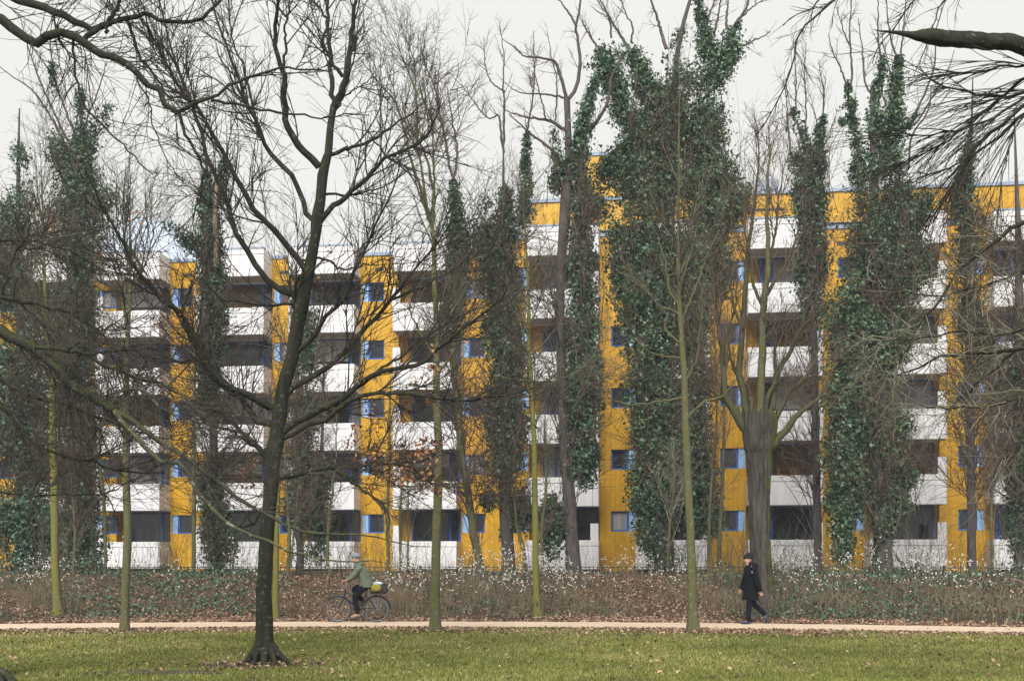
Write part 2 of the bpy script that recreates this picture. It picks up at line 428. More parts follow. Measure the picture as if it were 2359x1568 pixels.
# ------------------------------------------------------------------ the apartment block
TH = math.radians(7.0)
BO = np.array([2.25, 51.9, 1.1])
def u_at(px, d):
    k = (px - CX) / F; c, s = math.cos(TH), math.sin(TH)
    return (k * (BO[1] + d * c) - BO[0] - d * s) / (c + k * s)
def tile_mat():
    m = bpy.data.materials.new('yellow glazed tiles'); m.use_nodes = True
    t = m.node_tree; p = t.nodes['Principled BSDF']
    tc = t.nodes.new('ShaderNodeTexCoord'); sp = t.nodes.new('ShaderNodeSeparateXYZ'); cb = t.nodes.new('ShaderNodeCombineXYZ')
    t.links.new(tc.outputs['Object'], sp.inputs[0])
    ad = t.nodes.new('ShaderNodeMath'); t.links.new(sp.outputs['X'], ad.inputs[0]); t.links.new(sp.outputs['Y'], ad.inputs[1])
    t.links.new(ad.outputs[0], cb.inputs['X']); t.links.new(sp.outputs['Z'], cb.inputs['Y'])
    b = t.nodes.new('ShaderNodeTexBrick'); b.offset = 0.0
    b.inputs['Scale'].default_value = 1; b.inputs['Brick Width'].default_value = .24; b.inputs['Row Height'].default_value = .085
    b.inputs['Mortar Size'].default_value = .006; b.inputs['Mortar Smooth'].default_value = .3
    b.inputs['Color1'].default_value = (.60, .325, .014, 1); b.inputs['Color2'].default_value = (.68, .375, .022, 1); b.inputs['Mortar'].default_value = (.36, .19, .02, 1)
    t.links.new(cb.outputs[0], b.inputs['Vector'])
    n = t.nodes.new('ShaderNodeTexNoise'); n.inputs['Scale'].default_value = .7; n.inputs['Detail'].default_value = 7
    mp = t.nodes.new('ShaderNodeMapping'); mp.inputs['Scale'].default_value = (1.6, 1.6, .35)
    t.links.new(tc.outputs['Object'], mp.inputs[0]); t.links.new(mp.outputs[0], n.inputs['Vector'])
    mr = t.nodes.new('ShaderNodeMapRange'); mr.inputs['From Min'].default_value = .3; mr.inputs['From Max'].default_value = .7
    mr.inputs['To Min'].default_value = .87; mr.inputs['To Max'].default_value = 1.08
    t.links.new(n.outputs['Fac'], mr.inputs[0])
    mx = t.nodes.new('ShaderNodeMixRGB'); mx.blend_type = 'MULTIPLY'; mx.inputs['Fac'].default_value = 1
    t.links.new(b.outputs['Color'], mx.inputs['Color1']); t.links.new(mr.outputs[0], mx.inputs['Color2'])
    # panel joints every 0.96 m and rain streaks running down
    b2 = t.nodes.new('ShaderNodeTexBrick'); b2.offset = 0.0
    b2.inputs['Scale'].default_value = 1; b2.inputs['Brick Width'].default_value = .72; b2.inputs['Row Height'].default_value = 2.8
    b2.inputs['Mortar Size'].default_value = .012; b2.inputs['Color1'].default_value = (1, 1, 1, 1); b2.inputs['Color2'].default_value = (.93, .94, .95, 1); b2.inputs['Mortar'].default_value = (.82, .81, .8, 1)
    t.links.new(cb.outputs[0], b2.inputs['Vector'])
    n2 = t.nodes.new('ShaderNodeTexNoise'); n2.inputs['Scale'].default_value = 5; n2.inputs['Detail'].default_value = 5
    mp2 = t.nodes.new('ShaderNodeMapping'); mp2.inputs['Scale'].default_value = (1.5, 1.5, .07)
    t.links.new(tc.outputs['Object'], mp2.inputs[0]); t.links.new(mp2.outputs[0], n2.inputs['Vector'])
    mr2 = t.nodes.new('ShaderNodeMapRange'); mr2.inputs['From Min'].default_value = .35; mr2.inputs['From Max'].default_value = .6; mr2.inputs['To Min'].default_value = .91
    t.links.new(n2.outputs['Fac'], mr2.inputs[0])
    for src_ in (b2.outputs['Color'], mr2.outputs[0]):
        m3 = t.nodes.new('ShaderNodeMixRGB'); m3.blend_type = 'MULTIPLY'; m3.inputs['Fac'].default_value = 1
        t.links.new(mx.outputs[0], m3.inputs['Color1']); t.links.new(src_, m3.inputs['Color2']); mx = m3
    t.links.new(mx.outputs[0], p.inputs['Base Color'])
    p.inputs['Roughness'].default_value = .35; p.inputs['Specular IOR Level'].default_value = .3
    return m
M['tile'] = tile_mat()
M['white'] = mat('white balcony concrete', (.70, .69, .705), (.82, .81, .825), scale=1.2, rough=.8, stretch=(1, 1, .3), spec=.2, bump=.05, detail=8)
def streak(m, lo=.88, sc=7):
    t = m.node_tree; p = t.nodes['Principled BSDF']; src_ = p.inputs['Base Color'].links[0].from_socket
    g = t.nodes.new('ShaderNodeNewGeometry'); mp = t.nodes.new('ShaderNodeMapping'); mp.inputs['Scale'].default_value = (1, 1, .09)
    n = t.nodes.new('ShaderNodeTexNoise'); n.inputs['Scale'].default_value = sc; n.inputs['Detail'].default_value = 6
    t.links.new(g.outputs['Position'], mp.inputs[0]); t.links.new(mp.outputs[0], n.inputs['Vector'])
    r = t.nodes.new('ShaderNodeMapRange'); r.inputs['From Min'].default_value = .36; r.inputs['From Max'].default_value = .56; r.inputs['To Min'].default_value = lo
    t.links.new(n.outputs['Fac'], r.inputs[0])
    x = t.nodes.new('ShaderNodeMixRGB'); x.blend_type = 'MULTIPLY'; x.inputs['Fac'].default_value = 1
    t.links.new(src_, x.inputs['Color1']); t.links.new(r.outputs[0], x.inputs['Color2']); t.links.new(x.outputs[0], p.inputs['Base Color'])
streak(M['white'])
M['coping'] = mat('white coping', (.68, .67, .67), (.80, .79, .79), scale=2.0, rough=.8, spec=.2)
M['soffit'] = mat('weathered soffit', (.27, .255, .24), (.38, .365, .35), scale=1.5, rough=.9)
M['ledge'] = mat('blue grey roof flashing', (.22, .28, .38), (.34, .40, .50), scale=2, rough=.5)
M['blue'] = mat('deep blue frames', (.02, .09, .36), (.03, .14, .50), scale=2, rough=.45)
M['paleblue'] = mat('pale blue panels', (.26, .47, .80), (.38, .60, .90), scale=.8, rough=.45)
M['glass'] = mat('dark window glass', (.008, .012, .020), (.028, .034, .046), scale=.6, rough=.08, spec=.5)
M['glass_curtain'] = mat('glass over net curtain', (.13, .13, .14), (.36, .36, .37), scale=1.5, rough=.12, stretch=(3, 3, .2), spec=.5)
M['glass_brown'] = mat('brown roller blind', (.06, .032, .018), (.11, .06, .035), scale=2, rough=.4, stretch=(.2, .2, 6))
M['glass_ochre'] = mat('ochre blind behind glass', (.085, .05, .012), (.14, .08, .02), scale=1, rough=.15)
M['shutter'] = mat('grey white roller shutter', (.42, .42, .42), (.55, .54, .52), scale=3, rough=.6)
M['roofing'] = mat('grey roofing', (.2, .2, .21), (.3, .3, .31), scale=2)
M['barrel'] = mat('pale blue roof sheet', (.46, .54, .66), (.58, .64, .74), scale=1.5, rough=.5)
M['metal'] = mat('galvanised metal', (.30, .35, .42), (.46, .50, .56), scale=3, rough=.45)
M['basement'] = mat('dark plinth', (.05, .045, .04), (.09, .08, .07), scale=2)

blk = thing('apartment_building', 'long yellow tiled apartment block with stacked white balconies behind the bare trees', 'apartment building', BO, -TH)
L0 = np.zeros(3)
ST = 2.8; T0 = 1.4                      # storey height, top of the lowest parapet
DL, DR, PR_, RC = 2.0, 0.0, 1.3, .55    # block fronts, balcony projection, loggia recess

# balcony columns: left px, right px, block, side carrying the raised end post
cols = [(38, 188, 'L', -1), (220, 367, 'L', -1), (451, 607, 'L', -1), (664, 815, 'L', -1), (904, 1051, 'L', -1),
        (1211, 1378, 'R', 1), (1464, 1634, 'R', 1), (1723, 1895, 'R', 1), (2003, 2180, 'R', 1), (2289, 2462, 'R', 1), (2570, 2745, 'R', 1)]
cu = []
for a, b, k, s in cols:
    d = DL if k == 'L' else DR
    cu.append((u_at(a, d), u_at(b, d), d, s))
cu.insert(0, (cu[0][0] - 5.4, cu[0][0] - 2.1, DL, -1))
# window (w0,w1) and pale panel (p0,p1) in px on the pier right of column i
def win_u(i):
    """window and panel spans on the pier between column i and i+1"""
    a = cu[i][1]; b = cu[i + 1][0]
    res = []
    if cu[i][2] == DL:
        res.append((a + .06, a + .36, a + .38, a + 1.16, DL + PR_))
    if cu[i + 1][2] == DR:
        res.append((b - .33, b - .03, b - 1.14, b - .36, DR + PR_))
    return res
zt_pier = T0 + 5 * ST - .08
W0, W1 = .42, 1.34        # window sill and head above the parapet top of its storey
wall_chunks = []
holes = []
def pier(x0, x1, d, wins, ztop):
    """wall strip with one column of recessed window openings"""
    if not wins:
        wall_chunks.append(box(x0, x1, d, d + 5, -.6, ztop)); return
    a = min(min(w[0], w[2]) for w in wins); b = max(max(w[1], w[3]) for w in wins)
    if a - x0 > .01: wall_chunks.append(box(x0, a, d, d + 5, -.6, ztop))
    if x1 - b > .01: wall_chunks.append(box(b, x1, d, d + 5, -.6, ztop))
    z = -.6
    for k in range(5):
        wall_chunks.append(box(a, b, d, d + 5, z, T0 + k * ST + W0)); z = T0 + k * ST + W1
        wall_chunks.append(box(a, b, d + .22, d + 5, T0 + k * ST + W0, z))
    wall_chunks.append(box(a, b, d, d + 5, z, ztop))
    holes.append((a, b, d, wins))
n = len(cu)
for i in range(n - 1):
    a, b = cu[i][1], cu[i + 1][0]
    ws = win_u(i)
    if cu[i][2] == cu[i + 1][2]:
        pier(a, b, cu[i][2] + PR_, ws, zt_pier)
    else:
        mid = u_at(1121, DR + PR_)
        pier(a, mid, DL + PR_, ws[:1], zt_pier)
        pier(mid, b, DR + PR_, ws[1:], zt_pier)
for i in range(n):
    a, b, d, s = cu[i]
    wall_chunks.append(box(a - .15, b + .15, d + PR_ + RC, d + PR_ + RC + 4.4, -.6, zt_pier - .02))
obj('tiled_wall', wall_chunks, M['tile'], blk, off=L0, smooth=False)

def frame_mesh(w, h, bar=.07, mull=None, dep=.08):
    ch = [box(0, w, 0, dep, 0, bar), box(0, w, 0, dep, h - bar, h), box(0, bar, 0, dep, bar, h - bar), box(w - bar, w, 0, dep, bar, h - bar)]
    for m_ in (mull or []): ch.append(box(m_ - .05, m_ + .05, 0, dep, bar, h - bar))
    me = make_mesh('window_frame', ch, False); me.materials.append(M['blue']); return me
def pane_mesh(w, h, m_, bar=.07):
    V, Fq = box(bar - .01, w - bar + .01, 0, .02, bar - .01, h - bar + .01)
    me = make_mesh('pane', [(V, Fq)], False); me.materials.append(m_); return me
glasses = ['glass', 'glass', 'glass', 'glass_curtain', 'glass_brown', 'glass']
rb = random.Random(5)
for a, b, d, wins in holes:
    for (p0, p1, w0, w1, dd) in wins:
        fw, fh = w1 - w0, W1 - W0
        fm = frame_mesh(fw, fh); pm = {k: pane_mesh(fw, fh, M[k]) for k in set(glasses)}
        V, Fq = bbox(0, p1 - p0, 0, .06, 0, fh, .008)
        pan = make_mesh('blue_panel', [(V, Fq)], False); pan.materials.append(M['paleblue'])
        for k in range(5):
            z = T0 + k * ST + W0
            f = mobj('window', fm, blk, (w0, dd + .10, z))
            mobj('pane', pm[rb.choice(glasses)], f, (0, .05, 0))
            mobj('blue_panel', pan, blk, (p0, dd + .06, z))

H = 1.29
for i in range(n):
    a, b, d, s = cu[i]
    w = b - a; t = .13
    ch = [bbox(0, w, 0, t, -H, -.272, .012), box(0, t, t, PR_ - .003, -H + .02, -.272), box(w - t, w, t, PR_ - .003, -H + .02, -.272), box(t, w - t, t, PR_ + RC - .003, -H + .03, -H + .2)]
    par = make_mesh('balcony', ch, False); par.materials.append(M['white'])
    cop = make_mesh('coping', [bbox(-.015, w + .015, -.018, t + .02, -.255, 0, .015), box(.0, t, t + .02, PR_ - .003, -.255, -.001), box(w - t, w, t + .02, PR_ - .003, -.255, -.001),
                               box(.02, w - .02, .03, t - .02, -.272, -.255)], False); cop.materials.append(M['coping'])
    px0 = w - .36 if s > 0 else .0
    post = make_mesh('end_post', [bbox(px0, px0 + .36, .004, t + .004, .0005, .74, .012)], False); post.materials.append(M['white'])
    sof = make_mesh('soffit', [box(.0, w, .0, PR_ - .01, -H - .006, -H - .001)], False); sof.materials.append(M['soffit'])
    lw = w * .78; x0 = w - lw - .12
    hh = 2.1
    door = lw * (.8 if s < 0 else .24)
    fme = frame_mesh(lw, hh, .08, [door, door + (.5 if s < 0 else -.45)])
    dm0, dm1 = sorted((door, door + (.5 if s < 0 else -.45)))
    spans = [(.08, dm0 - .05), (dm0 + .05, dm1 - .05), (dm1 + .05, lw - .08)]
    def pane_for(x0_, x1_, m_):
        me = make_mesh('pane', [box(x0_ - .01, x1_ + .01, 0, .02, .07, hh - .07)], False); me.materials.append(M[m_]); return me
    def shutter_for(x0_, x1_, h_, m_):
        ch_ = []; zz_ = hh - .08
        while zz_ > hh - .08 - h_: ch_.append(box(x0_, x1_, -.015, 0, zz_ - .055, zz_ - .006)); zz_ -= .06
        ch_.append(box(x0_, x1_, -.004, .006, zz_, hh - .08))
        me = make_mesh('roller_shutter', ch_, False); me.materials.append(M[m_]); return me
    for k in range(6):
        z = T0 + k * ST
        o = mobj('balcony' if k < 5 else 'roof_parapet', par, blk, (a, d, z))
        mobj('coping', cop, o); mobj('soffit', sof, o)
        if k < 5:
            mobj('end_post', post, o)
            f = mobj('loggia_window', fme, blk, (a + x0, d + PR_ + RC - .09, z - .55))
            kinds = [rb.choice(['glass', 'glass', 'glass', 'glass', 'glass_curtain', 'glass_curtain', 'glass_ochre']) for _ in spans]
            if k == 0: kinds = ['glass'] * 3
            if i in (8, 9) and k == 1: kinds = ['glass_ochre'] * 3
            for (s0, s1), kd in zip(spans, kinds):
                if s1 - s0 > .05: mobj('pane', pane_for(s0, s1, kd), f, (0, .05, 0))
            if rb.random() < .3 and k > 0:
                s0, s1 = max(spans, key=lambda q: q[1] - q[0])
                mobj('roller_shutter', shutter_for(s0 + .003, s1 - .003, rb.uniform(.3, 1.1), rb.choice(['shutter', 'shutter', 'glass_brown'])), f, (0, .04, 0))
# roof slabs, attic storey, stair tower, ledges
uL0, uLs, uR1 = cu[0][0], u_at(1121, DR + PR_), cu[-1][1] + .2
zr = T0 + 5 * ST
obj('roof', [box(uL0, uLs, DL + PR_ + .31, DL + 12, zr - .06, zr - .02), box(uLs, uR1, DR + PR_ + .31, DR + 12, zr - .065, zr - .025)], M['roofing'], blk, off=L0, smooth=False)
lg = []
for i in range(n - 1):
    a, b, d = cu[i][1], cu[i + 1][0], cu[i][2]
    if cu[i][2] == cu[i + 1][2]: lg.append(box(a, b, d + PR_ - .06, d + PR_ + .3, zt_pier - .1, zt_pier + .06))
    else: lg.append(box(a, uLs, DL + PR_ - .06, DL + PR_ + .3, zt_pier - .1, zt_pier + .06)); lg.append(box(uLs, b, PR_ - .06, PR_ + .3, zt_pier - .1, zt_pier + .06))
for a, b, d, s in cu: lg.append(box(a - .02, b + .02, d - .04, d + .3, zr + .001, zr + .08))
obj('roof_flashing', lg, M['ledge'], blk, off=L0, smooth=False)
ua = u_at(1217, .6)
obj('attic_storey', [box(ua, uR1, 1.27, 9, zr + .1, zr + 1.45)], M['tile'], blk, off=L0, smooth=False)
obj('attic_flashing', [box(ua - .05, uR1, 1.2, 9, zr + 1.455, zr + 1.60), box(ua - .02, uR1, 1.22, 1.6, zr + .085, zr + .099)], M['ledge'], blk, off=L0, smooth=False)
t0, t1 = u_at(1340, 2), u_at(1528, 2)
obj('stair_tower', [box(t0, t1, 2, 8, zr + 1.59, zr + 3.75)], M['tile'], blk, off=L0, smooth=False)
obj('tower_flashing', [box(t0 - .06, t1 + .06, 1.94, 8.06, zr + 3.755, zr + 3.9)], M['ledge'], blk, off=L0, smooth=False)
for px, py, d in ((1768, 477, 1.27), (1470, 450, 1.27), (2065, 477, 1.27)):
    u = u_at(px, d); vs = make_mesh('vent_slot', [box(-.75, .75, -.03, .05, 0, .1)], False); vs.materials.append(M['basement'])
    mobj('vent_slot', vs, blk, (u, d, zr + .72))
vs = make_mesh('vent_slot', [box(-.2, .2, -.03, .05, 0, .14)], False); vs.materials.append(M['basement'])
for i in range(len(cu) - 1):
    if cu[i][2] == cu[i + 1][2]:
        mobj('vent_slot', vs, blk, ((cu[i][1] + cu[i + 1][0]) / 2, cu[i][2] + PR_, T0 + 4 * ST + 1.9))
# curved pale roof house over the left end, metal cowl on the attic
bx0, bx1 = u_at(235, 6), u_at(470, 6)
K = 18
xs = np.linspace(0, 1, K); zz = zr + .4 + 2.5 * np.sin(np.pi * (xs * .86 + .12)) ** .55
ring = np.array([(bx0 + (bx1 - bx0) * x, 6, z) for x, z in zip(xs, zz)])
top = np.concatenate([ring, ring + [0, 4, 0]])
fq = [(j, j + 1, K + j + 1, K + j) for j in range(K - 1)]
front = np.concatenate([ring, np.array([(p[0], 6, zr - .01) for p in ring])])
obj('curved_roof_house', [(top, np.array(fq)), (front, np.array(fq)), box(bx0, bx1, 9.9, 9.95, zr - .01, zr + .9)], M['barrel'], blk, off=L0, smooth=False)
uc = u_at(1770, 3)
zc = zr + 1.58
cw = []
for r0, r1, z0, z1 in ((.40, .40, 0, .12), (.40, .36, .12, .5), (.36, .44, .5, .56), (.44, .44, .56, 1.0), (.44, .3, 1.0, 1.08)):
    V, Fq = tubes(np.array([(uc, 3, zc + z0), (uc, 3, zc + z1)]), np.array([r0, r1]), 16); cw += [(V, Fq)]
cw.append(caps(V, 16))
obj('roof_cowl', cw, M['metal'], blk, off=L0, smooth=False)
obj('chimney', [box(u_at(1555, 4) , u_at(1580, 4), 4, 4.6, zc - .1, zc + .7), box(u_at(1260, 4), u_at(1275, 4), 4, 4.5, zc - .1, zc + .5)], M['metal'], blk, off=L0, smooth=False)
obj('plinth', [box(uL0, uLs - .01, DL + PR_ + .02, DL + PR_ + .5, -.6, .05)], M['basement'], blk, off=L0, smooth=False)

# low dark metal fence on the crest of the bank
fe = thing('metal_fence', 'low dark metal fence with thin upright bars along the crest of the bank', 'fence', (0, float(yfar(0)) + 7.6, 1.1))
fx = np.arange(-19, 19.01, 2.0)
M['fence'] = mat('dark fence paint', (.02, .022, .02), (.04, .04, .036), scale=3, rough=.6)
fy = lambda x: yfar(x) + 7.6
for x in fx:
    y = float(fy(x)); V, Fq = box(x - .03, x + .03, y - .03, y + .03, 1.0, 1.45); obj('fence_post', [(V, Fq)], M['fence'], fe, smooth=False)
xr = np.linspace(-19, 19, 77)
for z in (1.14, 1.38):
    P = np.stack([xr, fy(xr), np.full_like(xr, z)], 1); obj('rail', [tubes(P, np.full(len(xr), .012), 4)], M['fence'], fe, smooth=False)
bx = np.arange(-19, 19, .13) + .06
P = np.stack([np.stack([bx, fy(bx), np.full_like(bx, z)], 1) for z in (1.05, 1.25, 1.43)], 1)
setp(obj('fence_bars', [tubes(P, np.full(P.shape[:2], .009), 4)], M['fence'], fe, smooth=False), kind='stuff')

# two flower pots standing on the parapet behind the pollard
M['clay'] = mat('terracotta', (.30, .12, .06), (.40, .17, .09), scale=8)
for px_, lab in ((1793, 'small clay flower pot with a dry plant on the parapet just right of the pollard'), (1832, 'clay flower pot with a bushier dry plant, farther right on the parapet beside the pollard')):
    u = u_at(px_, .06); w_ = BO + np.array([u * math.cos(TH) + .06 * math.sin(TH), -u * math.sin(TH) + .06 * math.cos(TH), T0 + ST])
    ft = thing('flower_pot', lab, 'flower pot', w_)
    V, Fq = tubes(np.array([w_ + [0, 0, .001], w_ + [0, 0, .10], w_ + [0, 0, .10], w_ + [0, 0, .13]]), np.array([.05, .07, .08, .08]), 12)
    obj('pot', [(V, Fq), caps(V, 12)], M['clay'], ft)
    sp_ = rng.normal(0, .35, (14, 3)); sp_[:, 2] = 1
    P = w_ + np.array([0, 0, .12]) + sp_[:, None, :] * np.linspace(0, .22, 4)[None, :, None]
    obj('plant', [tubes(P, np.full((14, 4), .004), 3), leaves(P[:, 1:].reshape(-1, 3), rng.uniform(.03, .06, 42))], M['dead_leaf'], ft)

# ------------------------------------------------------------------ trees
def line3(pts, Y, dy, K, r0=None, r1=None, wob=.0):
    """traced limb -> points at distance Y, running dy metres nearer or farther towards its tip"""
    p = resample(np.array([q[:2] for q in pts], float), K)
    t = np.linspace(0, 1, K)
    Yv = Y + dy * t ** 1.2
    P = np.stack([(p[:, 0] - CX) * Yv / F, Yv, EYE + (HOR - p[:, 1]) * Yv / F], 1)
    if wob: P[1:-1] += rng.normal(0, wob, (K - 2, 3))
    if len(pts[0]) > 2:
        r = resample(np.array([q[:2] + (q[2],) for q in pts], float), K)[:, 2]
    else:
        r = r0 + (r1 - r0) * t ** 1.15
    return P, np.maximum(r, .25) * Y / F

class Tree:
    def __init__(s, name, label, Y, trunk, cat='tree', group=None, bark='bark_young', flare=1.0, ridge=.05, S=12, K=30, seed=1, dytop=0):
        P, R = line3(trunk, Y, dytop, K)
        gx, gy = P[0, 0], P[0, 1]; gz = float(ground(gx, gy))
        P[0, 2] = gz - .06
        s.Y = Y
        s.root = thing(name, label, cat, (gx, gy, gz), 0, group)
        if flare > 1:
            hgt = np.clip((P[:, 2] - gz) / .45, 0, 1); R = R * (1 + (flare - 1) * (1 - hgt) ** 2)
        s.P, s.R = P, R
        V, Fq = tubes(P, R, S, ridge, seed=seed)
        s.trunk = obj('trunk', [(V, Fq)], M[bark], s.root)
        s.limP, s.limR = [], []
        s.add(P, R)
    def add(s, P, R, K=20):
        if len(P) != K:
            P = np.stack([np.interp(np.linspace(0, 1, K), np.linspace(0, 1, len(P)), P[:, i]) for i in range(3)], 1)
            R = np.interp(np.linspace(0, 1, K), np.linspace(0, 1, len(R)), R)
        s.limP.append(P); s.limR.append(R)
    def limb(s, pts, r0, r1, dy, bark='limb_dark', wob=.012, name='limb', S=8, base=None):
        P, R = line3(pts, s.Y if base is None else base, dy, 20, r0, r1, wob)
        obj(name, [tubes(P, R, S, .06, seed=len(s.limP))], M[bark], s.root)
        s.add(P, R); return P, R
    def fan(s, n, **k):
        """limbs not traced one by one: stout shoots that become named limbs"""
        PP, PR = np.array(s.limP), np.array(s.limR)
        P, R = grow(PP, PR, n, K=20, **k)
        for i in range(n):
            s.limP.append(P[i]); s.limR.append(R[i])
        return P, R
    def twigs(s, levels, mat='twig_dark', skip=0, name='twigs', src=None, zmin=-9):
        PP, PR = (np.array(s.limP[skip:]), np.array(s.limR[skip:])) if src is None else src
        out = []; lev = []
        for lv in levels:
            lv = dict(lv); n = lv.pop('n'); S = lv.pop('S', 3)
            P, R = grow(PP, PR, n, **lv)
            ok = P[:, :, 2].min(1) > zmin          # browsed clear above head height
            P, R = P[ok], R[ok]
            out.append(tubes(P, R, S)); lev.append((P, R)); PP, PR = P, R
        setp(obj(name, out, M[mat], s.root), kind='stuff')
        return lev
    def ivy(s, chains, n, m='ivy', size=(.06, .125), sig=.135, yoff=0., dense=1.0, name='ivy'):
        Y = s.Y + yoff
        segs = []
        for ch in chains:
            ch = [tuple(c) for c in ch]
            if len(ch) == 1: ch = ch + [(ch[0][0], ch[0][1] + .1, ch[0][2])]
            for a, b in zip(ch[:-1], ch[1:]): segs.append((a, b))
        A = np.array([a for a, b in segs], float); B = np.array([b for a, b in segs], float)
        L = np.hypot(*(A - B)[:, :2].T); rm = (A[:, 2] + B[:, 2]) / 2
        w = (L + rm * .5) * rm ** .85; w /= w.sum()
        nc = n // 16
        i = rng.choice(len(segs), nc, p=w); t = rng.uniform(-.05, 1.05, nc)[:, None]
        c = A[i] * (1 - t) + B[i] * t
        r = c[:, 2] * Y / F
        d = rng.normal(size=(nc, 3)); d /= np.linalg.norm(d, axis=1, keepdims=True)
        d[:, 2] *= .6
        rad = r * (rng.random(nc) ** .45) * rng.uniform(.78, 1.1, nc)
        pos = np.stack([(c[:, 0] - CX) * Y / F, np.full(nc, Y), EYE + (HOR - c[:, 1]) * Y / F], 1)
        ctr = pos.copy()
        pos = pos + d * np.stack([rad, np.minimum(rad, 1.6) * .8, rad], 1)
        # patchy: thin the clumps where a slow 3-d wave is low
        q = np.sin(pos[:, 0] * 2.9 + 1) + np.sin(pos[:, 2] * 2.3 + pos[:, 0]) + np.sin(pos[:, 1] * 2.1 + pos[:, 2] * 1.1)
        keep = q + rng.normal(0, .9, nc) > -1.3 + (1 - dense) * 1.6
        pos, ctr, d = pos[keep], ctr[keep], d[keep]; nc = len(pos)
        k = 16
        ssig = np.repeat(np.minimum(sig, r[keep] * .55), k)[:, None]
        lp = np.repeat(pos, k, 0) + rng.normal(0, 1, (nc * k, 3)) * ssig * [1, 1, 1.1]
        V, Fq = tri_leaves(lp, (size[0] + (size[1] * 1.25 - size[0]) * rng.random(nc * k) ** 1.7), up=.5, out=np.repeat(d, k, 0) * 1.1)
        setp(obj(name, [(V, Fq)], M[m], s.root, smooth=False), kind='stuff')
        return pos
    def dead(s, lev, n, size=(.05, .1), zr=None, xr=None, name='withered_leaves', m='dead_leaf'):
        P = lev[-1][0].reshape(-1, 3)
        if zr is not None: P = P[(P[:, 2] > zr[0]) & (P[:, 2] < zr[1])]
        if xr is not None: P = P[(P[:, 0] > xr[0]) & (P[:, 0] < xr[1])]
        c = P[rng.choice(len(P), max(1, n // 6))]
        p = np.repeat(c, 6, 0) + rng.normal(0, .05, (len(c) * 6, 3)) * [1, 1, 1.3]
        setp(obj(name, [leaves(p, rng.uniform(*size, len(p)), up=-.2)], M[m], s.root, smooth=False), kind='stuff')

# --- the big foreground tree on the lawn
YA = 18.0
A = Tree('park_tree', 'big dark bare tree in the foreground lawn with flared roots and low spreading limbs', YA,
         C(7, (1738, 1450, 77.4), (1730, 1380, 67.5), (1728, 1290, 57.6), (1727, 1100, 52.2), (1722, 1000, 48.6), (1735, 800, 45.9), (1745, 600, 45.0), (1762, 400, 43.2), (1775, 230, 51.3), (1785, 100, 48.6),
           4, (1805, 1430, 51.3), (1825, 1290, 46.8), (1848, 1100, 43.2), (1905, 900, 41.4), (1940, 700, 43.2), (1978, 500, 45.0), (2022, 300, 36.0), (2060, 100, 32.4),
           1, (2070, 1440, 37.8), (2095, 1300, 32.4), (2110, 1130, 32.4), (2145, 1000, 25.2), (2155, 860, 22.5), (2180, 690, 21.6)),
         bark='bark_dark', flare=1.3, ridge=.045, S=20, K=48)
for pts, r0, r1, dy in [
    (C(7, (1690, 1330), (1640, 1400), (1590, 1455), (1540, 1475)), 11, 3, -.25), (C(7, (1730, 1350), (1725, 1420), (1735, 1490)), 11, 3, -.45),
    (C(7, (1775, 1330), (1830, 1400), (1890, 1445), (1930, 1462)), 10, 3, -.15), (C(7, (1700, 1340), (1668, 1420), (1650, 1480)), 9, 3, -.4), (C(7, (1765, 1340), (1790, 1420), (1812, 1482)), 9, 3, -.4)]:
    P, R = line3(pts, YA - .05, dy, 12, r0, r1); P[-3:, 2] = np.minimum(P[-3:, 2], .02)
    obj('root', [tubes(P, R, 8, .08)], M['bark_dark'], A.root)
